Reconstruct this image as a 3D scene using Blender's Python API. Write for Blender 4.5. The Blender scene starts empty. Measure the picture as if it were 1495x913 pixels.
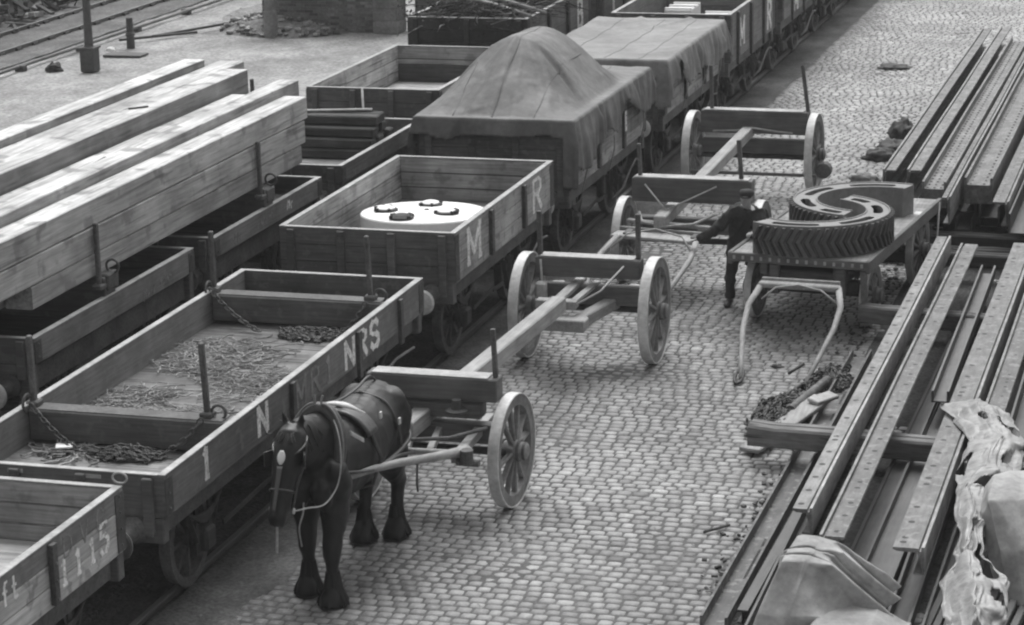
import bpy, bmesh, math, random
import numpy as np
from mathutils import Vector, Matrix, noise
random.seed(7)
rng = np.random.default_rng(7)
SC = bpy.context.scene
COL = SC.collection
R = math.radians
V = Vector

# ------------------------------------------------------------------ mesh builder
class MB:
    def __init__(s):
        s.v = []; s.f = []; s.t = []; s.sm = []
    def add(s, vs, fs, tone=1.0, smooth=False):
        o = len(s.v)
        s.v += [tuple(p) for p in vs]
        s.f += [tuple(i + o for i in f) for f in fs]
        s.t += list(tone) if isinstance(tone, (list, tuple)) else [tone] * len(vs)
        s.sm += [smooth] * len(fs)
        return s
    def box(s, c, size, M=None, ch=0.006, tone=1.0):
        hx, hy, hz = size[0]/2, size[1]/2, size[2]/2
        ch = min(ch, hx*.45, hy*.45, hz*.45)
        vs = []; idx = {}
        for sx in (-1, 1):
            for sy in (-1, 1):
                for sz in (-1, 1):
                    for a in range(3):
                        p = [sx*hx, sy*hy, sz*hz]
                        for b in range(3):
                            if b != a: p[b] -= (sx, sy, sz)[b]*ch
                        idx[(sx, sy, sz, a)] = len(vs); vs.append(V(p))
        fs = []
        for a in range(3):
            b, c2 = (a+1) % 3, (a+2) % 3
            for sg in (-1, 1):
                q = []
                for (u, w) in ((-1,-1),(1,-1),(1,1),(-1,1)):
                    k = [0,0,0]; k[a]=sg; k[b]=u; k[c2]=w
                    q.append(idx[(*k, a)])
                if sg < 0: q.reverse()
                fs.append(q)
        for a in range(3):          # edges along axis a
            b, c2 = (a+1) % 3, (a+2) % 3
            for u in (-1, 1):
                for w in (-1, 1):
                    k0 = [0,0,0]; k0[b]=u; k0[c2]=w
                    k1 = list(k0); k0[a]=-1; k1[a]=1
                    q = [idx[(*k0, b)], idx[(*k0, c2)], idx[(*k1, c2)], idx[(*k1, b)]]
                    if u*w > 0: q.reverse()
                    fs.append(q)
        for sx in (-1, 1):
            for sy in (-1, 1):
                for sz in (-1, 1):
                    q = [idx[(sx,sy,sz,0)], idx[(sx,sy,sz,1)], idx[(sx,sy,sz,2)]]
                    if sx*sy*sz < 0: q.reverse()
                    fs.append(q)
        c = V(c)
        vs = [(M @ p if M else p) + c for p in vs]
        return s.add(vs, fs, tone)
    def bb(s, x0, x1, y0, y1, z0, z1, ch=0.006, tone=1.0):
        return s.box(((x0+x1)/2, (y0+y1)/2, (z0+z1)/2), (abs(x1-x0), abs(y1-y0), abs(z1-z0)), None, ch, tone)
    def beam(s, p0, p1, w, h, up=(0,0,1), ch=0.006, tone=1.0):
        p0, p1 = V(p0), V(p1); d = p1-p0; L = d.length; y = d.normalized()
        x = y.cross(V(up)).normalized(); z = x.cross(y)
        M = Matrix((x, y, z)).transposed()
        return s.box((p0+p1)/2, (w, L, h), M, ch, tone)
    def tube(s, pts, r, n=8, closed=False, tone=1.0, cap=True):
        pts = [V(p) for p in pts]; m = len(pts)
        rs = r if isinstance(r, (list, tuple)) else [r]*m
        vs = []; prev = None
        for i, p in enumerate(pts):
            if closed: d = pts[(i+1) % m] - pts[i-1]
            else: d = pts[min(i+1, m-1)] - pts[max(i-1, 0)]
            if d.length < 1e-9: d = V((0,0,1))
            d.normalize()
            if prev is None:
                a = d.cross(V((0,0,1)))
                if a.length < .1: a = d.cross(V((1,0,0)))
            else:
                a = prev - d*prev.dot(d)
                if a.length < 1e-6: a = d.orthogonal()
            a.normalize(); prev = a; b = d.cross(a)
            for k in range(n):
                t = 2*math.pi*k/n
                vs.append(p + (a*math.cos(t) + b*math.sin(t))*rs[i])
        fs = []
        for i in range(m if closed else m-1):
            j = (i+1) % m
            for k in range(n):
                l = (k+1) % n
                fs.append((i*n+k, i*n+l, j*n+l, j*n+k))
        if not closed and cap:
            fs.append(tuple(range(n-1, -1, -1))); fs.append(tuple((m-1)*n+k for k in range(n)))
        return s.add(vs, fs, tone, True)
    def lathe(s, prof, n=24, M=None, tone=1.0, closed=False, smooth=False):
        M = M or Matrix.Identity(4); vs = []
        m = len(prof)
        for (r, z) in prof:
            for k in range(n):
                t = 2*math.pi*k/n
                vs.append(M @ V((r*math.cos(t), r*math.sin(t), z)))
        fs = []
        for i in range(m if closed else m-1):
            j = (i+1) % m
            for k in range(n):
                l = (k+1) % n
                fs.append((i*n+k, i*n+l, j*n+l, j*n+k))
        if not closed:
            fs.append(tuple(range(n-1, -1, -1))); fs.append(tuple((m-1)*n+k for k in range(n)))
        return s.add(vs, fs, tone, smooth)
    def cyl(s, p0, p1, r, n=16, tone=1.0, r2=None):
        p0, p1 = V(p0), V(p1); d = p1-p0
        Mx = Matrix.Translation(p0) @ d.to_track_quat('Z', 'Y').to_matrix().to_4x4()
        return s.lathe([(r, 0), (r if r2 is None else r2, d.length)], n, Mx, tone)
    def prism(s, poly, a, b, M=None, tone=1.0):
        n = len(poly); M = M or Matrix.Identity(4)
        vs = [M @ V((p[0], p[1], a)) for p in poly] + [M @ V((p[0], p[1], b)) for p in poly]
        fs = [tuple(range(n-1, -1, -1)), tuple(range(n, 2*n))]
        for i in range(n):
            j = (i+1) % n; fs.append((i, j, n+j, n+i))
        return s.add(vs, fs, tone)
    def grid(s, fn, nu, nv, tone=1.0, smooth=True):
        vs = [fn(i/nu, j/nv) for j in range(nv+1) for i in range(nu+1)]
        fs = [(j*(nu+1)+i, j*(nu+1)+i+1, (j+1)*(nu+1)+i+1, (j+1)*(nu+1)+i) for j in range(nv) for i in range(nu)]
        return s.add(vs, fs, tone, smooth)
    def build(s, name, mat, parent=None, origin=None, fix=False, thick=None):
        me = bpy.data.meshes.new(name)
        off = V(origin) if origin is not None else (V(parent['_o']) if parent is not None and '_o' in parent.keys() else V((0,0,0)))
        co = np.array(s.v, dtype=np.float64) - np.array(off)
        me.from_pydata([tuple(c) for c in co], [], s.f)
        me.materials.append(mat)
        at = me.attributes.new('tone', 'FLOAT', 'POINT'); at.data.foreach_set('value', s.t)
        me.polygons.foreach_set('use_smooth', s.sm)
        if fix:
            bm = bmesh.new(); bm.from_mesh(me); bmesh.ops.recalc_face_normals(bm, faces=bm.faces); bm.to_mesh(me); bm.free()
        me.update()
        ob = bpy.data.objects.new(name, me); COL.objects.link(ob)
        if parent is not None:
            ob.parent = parent; ob['_o'] = list(off)
        else:
            ob.location = off; ob['_o'] = list(off)
        if thick:
            m = ob.modifiers.new('thick', 'SOLIDIFY'); m.thickness = thick; m.offset = 0
        return ob

def tag(o, label, cat, group=None, kind=None):
    if label: o['label'] = label
    if cat: o['category'] = cat
    if group: o['group'] = group
    if kind: o['kind'] = kind
    return o
def thing(name, label, cat, loc=(0,0,0), group=None):
    o = bpy.data.objects.new(name, None); COL.objects.link(o)
    o.location = loc; o['_o'] = list(loc); o.empty_display_size = .2
    return tag(o, label, cat, group)
def structure(o):
    o['kind'] = 'structure'; return o
def copy_part(o, parent, loc=None, rot=None):
    c = o.copy(); COL.objects.link(c); c.parent = parent
    if loc is not None: c.location = loc
    if rot is not None: c.rotation_euler = rot
    for ch in list(o.children): copy_part(ch, c)
    return c
def rotz(a): return Matrix.Rotation(a, 3, 'Z')

# ------------------------------------------------------------------ materials
def mat(name, base, grain=.25, gs=(1,1,1), gscale=30, blotch=.25, bscale=1.6, rough=.8, bump=.3, bdist=.004,
        spots=0, sscale=12, sval=.04, spec=.3, metal=0, cracks=None, wrinkle=0):
    m = bpy.data.materials.new(name); m.use_nodes = True
    nt = m.node_tree; N = nt.nodes; L = nt.links
    bs = N['Principled BSDF']; bs.inputs['Roughness'].default_value = rough
    bs.inputs['Specular IOR Level'].default_value = spec; bs.inputs['Metallic'].default_value = metal
    tc = N.new('ShaderNodeTexCoord'); oi = N.new('ShaderNodeObjectInfo')
    mu = N.new('ShaderNodeMath'); mu.operation = 'MULTIPLY'; mu.inputs[1].default_value = 37.0
    L.new(oi.outputs['Random'], mu.inputs[0])
    ad = N.new('ShaderNodeVectorMath'); ad.operation = 'ADD'
    L.new(tc.outputs['Object'], ad.inputs[0]); L.new(mu.outputs[0], ad.inputs[1])
    mp = N.new('ShaderNodeMapping'); mp.inputs['Scale'].default_value = gs
    L.new(ad.outputs[0], mp.inputs['Vector'])
    n1 = N.new('ShaderNodeTexNoise'); n1.inputs['Scale'].default_value = gscale; n1.inputs['Detail'].default_value = 6; n1.inputs['Roughness'].default_value = .65
    L.new(mp.outputs[0], n1.inputs['Vector'])
    n2 = N.new('ShaderNodeTexNoise'); n2.inputs['Scale'].default_value = bscale; n2.inputs['Detail'].default_value = 5; n2.inputs['Roughness'].default_value = .6
    L.new(ad.outputs[0], n2.inputs['Vector'])
    def rng_(src, lo, hi, a=.3, b=.7):
        r = N.new('ShaderNodeMapRange'); r.inputs[1].default_value = a; r.inputs[2].default_value = b
        r.inputs[3].default_value = lo; r.inputs[4].default_value = hi; L.new(src, r.inputs[0]); return r.outputs[0]
    def mul(a, b):
        r = N.new('ShaderNodeMath'); r.operation = 'MULTIPLY'
        for i, q in enumerate((a, b)):
            if isinstance(q, (int, float)): r.inputs[i].default_value = q
            else: L.new(q, r.inputs[i])
        return r.outputs[0]
    g = rng_(n1.outputs['Fac'], 1-grain, 1+grain)
    b = rng_(n2.outputs['Fac'], 1-blotch, 1+blotch)
    at = N.new('ShaderNodeAttribute'); at.attribute_name = 'tone'
    val = mul(mul(mul(g, b), at.outputs['Fac']), base)
    if spots:
        n3 = N.new('ShaderNodeTexNoise'); n3.inputs['Scale'].default_value = sscale; n3.inputs['Detail'].default_value = 4
        L.new(ad.outputs[0], n3.inputs['Vector'])
        f = rng_(n3.outputs['Fac'], 0, spots, .56, .64)
        mx = N.new('ShaderNodeMix'); mx.data_type = 'FLOAT'
        L.new(f, mx.inputs[0]); L.new(val, mx.inputs[2]); mx.inputs[3].default_value = sval
        val = mx.outputs[0]
    if cracks:
        mp2 = N.new('ShaderNodeMapping'); mp2.inputs['Scale'].default_value = cracks[0]; L.new(ad.outputs[0], mp2.inputs['Vector'])
        n4 = N.new('ShaderNodeTexNoise'); n4.inputs['Scale'].default_value = cracks[1]; n4.inputs['Detail'].default_value = 3; n4.inputs['Distortion'].default_value = .4
        L.new(mp2.outputs[0], n4.inputs['Vector'])
        f1 = rng_(n4.outputs['Fac'], 1, 1-cracks[2], .60, .66)
        val = mul(val, f1)
    L.new(val, bs.inputs['Base Color'])
    bp = N.new('ShaderNodeBump'); bp.inputs['Strength'].default_value = bump; bp.inputs['Distance'].default_value = bdist
    L.new(n1.outputs['Fac'], bp.inputs['Height'])
    if wrinkle:
        n5 = N.new('ShaderNodeTexNoise'); n5.noise_type = 'RIDGED_MULTIFRACTAL'; n5.inputs['Scale'].default_value = 2.2; n5.inputs['Detail'].default_value = 3; n5.inputs['Distortion'].default_value = .8
        L.new(ad.outputs[0], n5.inputs['Vector'])
        bq = N.new('ShaderNodeBump'); bq.inputs['Strength'].default_value = wrinkle; bq.inputs['Distance'].default_value = .03
        L.new(n5.outputs['Fac'], bq.inputs['Height']); L.new(bq.outputs[0], bp.inputs['Normal'])
    L.new(bp.outputs[0], bs.inputs['Normal'])
    return m

GY = (1, .05, 1); GX = (.05, 1, 1); GZ = (1, 1, .06)
M_paintY = mat('wagon_paint_long', .15, .30, GY, 34, .30, 1.4, .75, .4, spots=.5, sscale=9, sval=.2)
M_paintX = mat('wagon_paint_cross', .105, .30, GX, 34, .30, 1.4, .75, .4, spots=.4, sscale=9, sval=.18)
M_bareY = mat('bare_board_long', .33, .35, GY, 30, .3, 1.8, .85, .5, spots=.5, sscale=4, sval=.14, cracks=(GY, 12, .5))
M_bareX = mat('bare_board_cross', .25, .35, GX, 30, .35, 1.8, .85, .5, spots=.5, sscale=4, sval=.10)
M_midY = mat('worn_paint_long', .27, .30, GY, 34, .35, 1.4, .8, .4, spots=.5, sscale=6, sval=.09)
M_floor = mat('wagon_floor', .18, .35, GX, 26, .35, 2.2, .9, .6, spots=.5, sscale=5, sval=.1, cracks=(GX, 12, .5))
M_floorL = mat('wagon_floor_pale', .42, .25, GX, 26, .25, 2.2, .9, .6)
M_edge = mat('worn_skylit_edge', .36, .2, (1,1,1), 20, .3, 3, .7, .2)  # pale for the top cappings: wear and sky light both put into the colour
M_iron = mat('dark_iron', .045, .3, (1,1,1), 30, .3, 4, .6, .3, spec=.4)
M_ironL = mat('rusty_iron', .10, .35, (1,1,1), 30, .35, 3, .7, .4, spec=.3)
M_steel = mat('mill_steel', .088, .38, (1,.2,1), 20, .38, 2.5, .6, .35, spec=.4, spots=.6, sscale=9, sval=.24)
M_steelD = mat('mill_steel_dark', .05, .3, (1,.1,1), 20, .35, 1.5, .55, .25, spec=.5)
M_under = mat('grimy_underframe', .05, .3, (1,1,1), 18, .35, 3, .8, .4)
M_white = mat('white_lettering', .72, .3, (1,1,1), 22, .25, 5, .8, .1, spots=.8, sscale=30, sval=.25)
M_faint = mat('faint_lettering', .21, .35, (1,1,1), 22, .3, 3, .8, .1, spots=.7, sscale=18, sval=.12)
M_timber = mat('sawn_timber', .53, .34, GY, 22, .34, .9, .85, .6, spots=.7, sscale=2.6, sval=.2, cracks=(GY, 13, .35))
M_cart = mat('cart_wood', .12, .3, GX, 30, .3, 2, .7, .4)
M_cartP = mat('cart_pole_wood', .30, .25, GY, 30, .25, 2, .75, .4)
M_tyre = mat('wheel_iron_tyre', .55, .2, (1,1,1), 14, .25, 3, .5, .2, spec=.5)
M_felloe = mat('wheel_wood', .19, .25, (1,1,1), 16, .3, 3, .75, .3)
M_tarp = mat('tarpaulin', .125, .2, (1,1,1), 9, .34, 1.1, .6, .5, bdist=.012, spec=.35, spots=.3, sscale=2.2, sval=.2, wrinkle=.9)
M_tarpD = mat('tarpaulin_dark', .085, .15, (1,1,1), 9, .25, 1.1, .65, .5, bdist=.012)
M_canvas = mat('pale_canvas', .215, .16, (1,1,1), 12, .26, 1.3, .7, .4, bdist=.008, wrinkle=.8, spots=.35, sscale=3, sval=.15)
M_canvas2 = mat('weathered_canvas', .34, .2, (1,1,1), 12, .3, 1.6, .75, .4, bdist=.008, wrinkle=.9, spots=.4, sscale=4, sval=.2)
M_sheet = mat('crumpled_sheet', .25, .45, (1,1,1), 5, .45, 3, .4, .6, bdist=.02, spec=.5, spots=.8, sscale=5, sval=.13)
M_gearT = mat('cast_iron_machined', .17, .2, (1,1,1), 14, .2, 3, .55, .2, spec=.5)
M_gearD = mat('cast_iron_raw', .04, .3, (1,1,1), 20, .3, 3, .7, .4)
M_deck = mat('dray_deck', .24, .3, GY, 26, .25, 2, .85, .5, spots=.4, sscale=5, sval=.2)
M_disc = mat('white_casting', .82, .06, (1,1,1), 14, .07, 2, .7, .2)
M_brick = mat('brick_wall', .12, .3, (1,1,1), 16, .3, 1.2, .9, .4)
M_stone = mat('grey_stone', .2, .25, (1,1,1), 14, .3, 2, .9, .4)
M_post = mat('post_iron', .075, .2, (1,1,1), 14, .25, 2, .7, .2)
M_rust = mat('rail_steel', .10, .3, (1,.1,1), 20, .3, 2, .6, .3, spec=.5)
M_straw = mat('straw', .38, .4, (1,1,1), 40, .4, 3, .9, .2)
M_rope = mat('hemp_rope', .27, .4, (1,1,1), 60, .3, 3, .9, .5)
M_horse = mat('horse_coat', .010, .3, (1,1,1), 30, .3, 3, .42, .15, spec=.35)
M_hair = mat('horse_hair', .015, .4, GZ, 60, .2, 3, .6, .6)
M_leather = mat('harness_leather', .05, .3, (1,1,1), 30, .3, 5, .4, .2, spec=.5)
M_blaze = mat('white_hair', .62, .1, (1,1,1), 30, .1, 3, .6, .1)
M_pad = mat('polished_harness', .6, .15, (1,1,1), 30, .2, 5, .3, .2, spec=.6)
M_cloth = mat('dark_cloth', .04, .2, (1,1,1), 40, .25, 5, .9, .3)
M_skin = mat('skin', .32, .1, (1,1,1), 30, .15, 5, .6, .1)
M_brush = mat('dry_branches', .06, .6, (1,1,1), 8, .5, 2, .9, .4)
M_scrap = mat('scrap_mixed', .09, .5, (1,1,1), 9, .5, 2, .8, .4)
M_bark = mat('old_sleeper', .055, .4, GX, 22, .35, 2, .9, .7, bdist=.01)
M_baulk = mat('weathered_baulk', .17, .35, GX, 22, .3, 2, .9, .7, bdist=.01, cracks=(GX, 14, .7))
M_rubble = mat('rubble', .2, .5, (1,1,1), 12, .4, 2, .95, .6)
M_crate = mat('pale_board', .62, .15, GX, 26, .15, 2, .8, .3)
def ground_mat(name, base, b1, s1, b2, s2, fine, fs, bump=.5, bd=.01, rough=.95):
    m = bpy.data.materials.new(name); m.use_nodes = True
    N = m.node_tree.nodes; L = m.node_tree.links; bs = N['Principled BSDF']
    bs.inputs['Roughness'].default_value = rough; bs.inputs['Specular IOR Level'].default_value = .25
    tc = N.new('ShaderNodeTexCoord')
    def nz(s, d=6, sc=None):
        n = N.new('ShaderNodeTexNoise'); n.inputs['Scale'].default_value = s; n.inputs['Detail'].default_value = d
        n.inputs['Roughness'].default_value = .62
        if sc:
            mp = N.new('ShaderNodeMapping'); mp.inputs['Scale'].default_value = sc
            L.new(tc.outputs['Object'], mp.inputs[0]); L.new(mp.outputs[0], n.inputs['Vector'])
        else: L.new(tc.outputs['Object'], n.inputs['Vector'])
        return n.outputs['Fac']
    def rr(src, k):
        r = N.new('ShaderNodeMapRange'); r.inputs[1].default_value = .32; r.inputs[2].default_value = .68
        r.inputs[3].default_value = 1-k; r.inputs[4].default_value = 1+k; L.new(src, r.inputs[0]); return r.outputs[0]
    def mul(a, b):
        r = N.new('ShaderNodeMath'); r.operation = 'MULTIPLY'; L.new(a, r.inputs[0])
        if isinstance(b, float): r.inputs[1].default_value = b
        else: L.new(b, r.inputs[1])
        return r.outputs[0]
    at = N.new('ShaderNodeAttribute'); at.attribute_name = 'tone'
    f = nz(fs, 4)
    v = mul(mul(mul(mul(rr(nz(s1), b1), rr(nz(s2, 6, (1, .6, 1)), b2)), rr(f, fine)), at.outputs['Fac']), float(base))
    L.new(v, bs.inputs['Base Color'])
    bp = N.new('ShaderNodeBump'); bp.inputs['Strength'].default_value = bump; bp.inputs['Distance'].default_value = bd
    L.new(f, bp.inputs['Height']); L.new(bp.outputs[0], bs.inputs['Normal'])
    return m
G_sett = ground_mat('granite_setts', .25, .2, .45, .16, 2.2, .16, 45, .4, .003, .5)
G_joint = ground_mat('sett_joints', .105, .25, .6, .2, 3, .3, 30)
G_edge = ground_mat('trodden_dirt', .085, .35, .8, .3, 3, .4, 24, .9, .02)
G_bed = ground_mat('track_bed_cinders', .055, .3, .8, .3, 5, .5, 22, .9, .03)
G_yard = ground_mat('yard_gravel', .27, .30, .35, .22, 1.8, .35, 12, .9, .03)
G_far = ground_mat('cinder_ground', .13, .3, .4, .3, 2, .4, 14, .9, .03)
EXPO = 0.42
# ------------------------------------------------------------------ camera, light
cam_d = bpy.data.cameras.new('camera'); cam = bpy.data.objects.new('camera', cam_d); COL.objects.link(cam)
_r = V((0.96014728, 0.27866521, -0.02151528)); _u = V((-0.05139934, 0.2517145, 0.96643568)); _f = V((-0.27472771, 0.92681471, -0.2560062))
_m = Matrix((_r, _u, -_f)).transposed().to_4x4(); _m.translation = (0, 0, 8.791)
cam.matrix_world = _m
cam_d.sensor_width = 36; cam_d.lens = 36*3600/1495; cam_d.clip_start = .5; cam_d.clip_end = 2000
SC.camera = cam
w = bpy.data.worlds.new('World'); SC.world = w; w.use_nodes = True
wn = w.node_tree.nodes; wl = w.node_tree.links
bg = wn['Background']; bg.inputs['Strength'].default_value = .15
sky = wn.new('ShaderNodeTexSky'); sky.sky_type = 'NISHITA'; sky.sun_disc = False
SUN_EL, SUN_AZ = R(60), R(-12)       # azimuth measured clockwise from +y
sky.sun_elevation = SUN_EL; sky.sun_rotation = SUN_AZ; sky.dust_density = 6; sky.air_density = 1.2
bw = wn.new('ShaderNodeRGBToBW'); wl.new(sky.outputs[0], bw.inputs[0]); wl.new(bw.outputs[0], bg.inputs['Color'])
sd = bpy.data.lights.new('sun', 'SUN'); sd.energy = 1.1; sd.angle = R(45); sd.color = (1, 1, 1)
sun = bpy.data.objects.new('sun', sd); COL.objects.link(sun)
dirv = V((math.sin(SUN_AZ)*math.cos(SUN_EL), math.cos(SUN_AZ)*math.cos(SUN_EL), math.sin(SUN_EL)))
sun.rotation_euler = dirv.to_track_quat('Z', 'Y').to_euler(); sun.location = (0, 30, 30)
SC.view_settings.view_transform = 'Standard'; SC.view_settings.look = 'None'; SC.view_settings.exposure = EXPO; SC.view_settings.gamma = 1
SC.cycles.filter_width = 2.2
SC.cycles.max_bounces = 5; SC.cycles.diffuse_bounces = 3; SC.cycles.glossy_bounces = 2; SC.cycles.transmission_bounces = 1
SC.cycles.use_denoising = True

# ------------------------------------------------------------------ ground
structure(MB().add([(-500,-100,-.06),(500,-100,-.06),(500,900,-.06),(-500,900,-.06)], [(0,1,2,3)]).build('ground', G_far))
def sheet(name, x0, x1, y0, y1, z, m, amp=.01, nx=30, ny=120):
    def fn(u, v_):
        x = x0+(x1-x0)*u; y = y0+(y1-y0)*v_
        return (x, y, z + amp*noise.noise(V((x*1.3, y*1.3, 3))) + amp*.5*noise.noise(V((x*5, y*5, 9))))
    return structure(MB().grid(fn, nx, ny).build(name, m))
sheet('yard_ground', -60, -15.55, 15, 130, -.02, G_yard, .03, 90, 200)
sheet('track_ground', -15.75, -9.45, 5, 130, -.035, G_bed, .03, 40, 300)
def _kerb(u, v_):
    x = -9.6+1.25*u; y = 5+125*v_
    e = -8.86 + .14*noise.noise(V((0, y*.8, 4))) + .07*noise.noise(V((0, y*3.1, 8))) + .22*max(0, (27-y)/8 if y < 27 else 0)
    z = .012 - max(0, x-e+.10)*.35 + .012*noise.noise(V((x*2, y*2, 6))) + .006*noise.noise(V((x*9, y*9, 6)))
    if y > 40: z -= .008*min(1, (y-40)/6)
    return (x, y, max(z, -.04))
structure(MB().grid(_kerb, 18, 1500).build('verge_ground', G_edge))
sheet('yard_surface_beyond', -9.6, 14, 78, 130, -.01, G_joint, .01, 30, 30)
# setts : one mesh of real stones
def cobbles():
    X0, X1, Y0, Y1 = -8.92, -.9, 17.5, 78.0
    px, py = .158, .141
    S = []
    row = 0; y = Y0
    while y < Y1:
        x = X0 + (0 if row % 2 else -.084) + rng.uniform(-.03, .03)
        h = py*rng.uniform(.9, 1.1)
        while x < X1:
            wdt = px*rng.uniform(.82, 1.2)
            xr = -.35 - (y-20)*.03 + 0   # far right never in frame far away
            if x > X0-.09:
                S.append((max(x, X0)+wdt/2, y+h/2, wdt, h))
            x += wdt
        y += h; row += 1
    S = np.array(S); n = len(S)
    cx, cy, w_, h_ = S.T
    jt = .013
    hw = (w_-jt)/2; hh = (h_-jt)/2
    yaw = rng.normal(0, .03, n)
    zt = rng.normal(0, .0022, n) - .003
    tx = rng.normal(0, .014, n); ty = rng.normal(0, .014, n)
    # large undulation and dips
    und = np.array([.018*noise.noise(V((a*.35, b*.35, 1))) + .008*noise.noise(V((a*1.4, b*1.4, 5))) for a, b in zip(cx, cy)])
    prof = [(-1, 0), (-.86, 0), (0, 0), (.86, 0), (1, 0)]
    us = np.array([p[0] for p in prof])
    G = [(u, v_) for v_ in us for u in us]
    P = np.zeros((n, 25, 3))
    for k, (u, v_) in enumerate(G):
        r_ = max(abs(u), abs(v_)); cr = 1 - .10*(abs(u) > .9)*(abs(v_) > .9)*1.0 - .05*(abs(u) > .7)*(abs(v_) > .7)
        lx = u*hw*cr; ly = v_*hh*cr
        z = -.022 if r_ > .9 else (.0024 if r_ < .1 else (.0006 if min(abs(u), abs(v_)) < .1 else -.0025))
        if r_ > .9: lx = lx*1.02; ly = ly*1.02
        P[:, k, 0] = cx + lx*np.cos(yaw) - ly*np.sin(yaw)
        P[:, k, 1] = cy + lx*np.sin(yaw) + ly*np.cos(yaw)
        P[:, k, 2] = z + zt + und + tx*lx + ty*ly
    F = np.array([(j*5+i, j*5+i+1, (j+1)*5+i+1, (j+1)*5+i) for j in range(4) for i in range(4)])
    faces = (F[None] + (np.arange(n)*25)[:, None, None]).reshape(-1, 4)
    tone = rng.normal(1.05, .155, n).clip(.55, 1.6)
    nb = np.array([noise.noise(V((a*.5, b*.22, 7))) for a, b in zip(cx, cy)])
    tone *= 1 + .18*nb
    tone *= 1 - .42*np.exp(-((cx+8.95)/.38)**2)*(1+.5*nb) - .25*np.exp(-((cx+4.45)/.22)**2)*(cy < 36)  # dirt plus wagon shade put into the tone along the verge; pile edge darker
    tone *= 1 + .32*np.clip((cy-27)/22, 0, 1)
    # darker patches at fixed spots on the setts, each fading outwards
    for (qx, qy, qr, qk) in ((-8.6, 22, 1.0, .72), (-8.7, 25.5, .7, .75), (-7.6, 30.5, .8, .85), (-5.3, 31, 1.0, .85), (-4.6, 27.5, .4, .7)):
        d = np.hypot(cx-qx, (cy-qy)*.45)
        tone *= 1-(1-qk)*np.exp(-(d/qr)**2)
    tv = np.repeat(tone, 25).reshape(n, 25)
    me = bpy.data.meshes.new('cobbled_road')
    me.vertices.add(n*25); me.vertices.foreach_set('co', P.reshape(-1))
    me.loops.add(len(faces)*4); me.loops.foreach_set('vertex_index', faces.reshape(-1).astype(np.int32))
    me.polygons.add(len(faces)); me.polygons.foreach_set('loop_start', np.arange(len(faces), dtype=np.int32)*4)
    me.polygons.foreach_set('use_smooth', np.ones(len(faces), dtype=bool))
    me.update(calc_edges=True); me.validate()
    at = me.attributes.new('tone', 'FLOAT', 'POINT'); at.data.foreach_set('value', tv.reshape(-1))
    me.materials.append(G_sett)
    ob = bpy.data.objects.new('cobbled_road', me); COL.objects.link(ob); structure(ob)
    def fn(u, v_):
        x = X0-.01+(X1-X0+.3)*u; y = Y0+(Y1-Y0)*v_
        mud = max(0, noise.noise(V((x*.9, y*.7, 11)))+.05)*.012 + .004*noise.noise(V((x*6, y*6, 2)))
        return (x, y, -.0125 + mud + .018*noise.noise(V((x*.35, y*.35, 1))) + .008*noise.noise(V((x*1.4, y*1.4, 5))))
    structure(MB().grid(fn, 110, 700).build('road_ground', G_joint))
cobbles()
sheet('cinder_ground', -4.34, 6, 15, 36.6, .012, G_bed, .02, 40, 120)
sheet('cinder_ground', -5.0, 6, 36.6, 53, .012, G_bed, .02, 40, 80)

# ------------------------------------------------------------------ railway tracks
def rail_sec(mb, x, y0, y1, z0, h=.14, tone=1.0, head=1.6):
    poly = [(-.065,0),(.065,0),(.065,.012),(.012,.03),(.012,h-.045),(.034,h-.035),(.034,h-.004),(.026,h),(-.026,h),(-.034,h-.004),(-.034,h-.035),(-.012,h-.045),(-.012,.03),(-.065,.012)]
    Mx = Matrix.Translation((x, y0, z0)) @ Matrix(((1,0,0,0),(0,0,1,0),(0,1,0,0),(0,0,0,1)))
    mb.prism(poly, 0, y1-y0, Mx, tone)
def track(xc, y0, y1, label, z=-.1, chairs=False):
    t = thing('railway_track', label, 'railway track', (xc, y0, 0), None)
    for s in (-1, 1):
        m = MB(); rail_sec(m, xc+s*.7175, y0, y1, z, .15); ra = m.build('rail', M_rust, t, fix=True)
        if chairs:
            yy = 50.4; c0 = None
            while yy < 68:
                if c0 is None:
                    cm = MB()
                    cm.prism([(-.16,0),(.16,0),(.15,.03),(.09,.05),(.075,.11),(-.075,.11),(-.09,.05),(-.15,.03)], -.13, .13, Matrix.Translation((xc+s*.7175, yy, z)) @ Matrix(((1,0,0,0),(0,0,1,0),(0,1,0,0),(0,0,0,1))), .6)
                    c0 = cm.build('rail_chair', M_iron, ra, fix=True); yb = yy
                else: copy_part(c0, ra, (0, yy-yb, 0))
                yy += .86
    m = MB(); yy = y0+.4
    while yy < y1:
        if chairs: break
        m.box((xc, yy, z-.04), (2.6, .26, .09), None, .01, rng.uniform(.6, 1.3)); yy += .86
    if not chairs: o = m.build('sleeper', M_bark, t); o['kind'] = 'stuff'
    return t
track(-10.415, 12, 100, 'railway track carrying the line of wagons next to the cobbled road')
track(-13.8, 12, 100, 'railway track carrying the second line of wagons, under the timber load')
track(-28.62, 30, 95, 'empty railway track with dark chairs across the top left of the yard', -.04, True)
sheet('cinder_ground', -38, -26.9, 30, 110, .012, G_far, .03, 40, 160)
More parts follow.
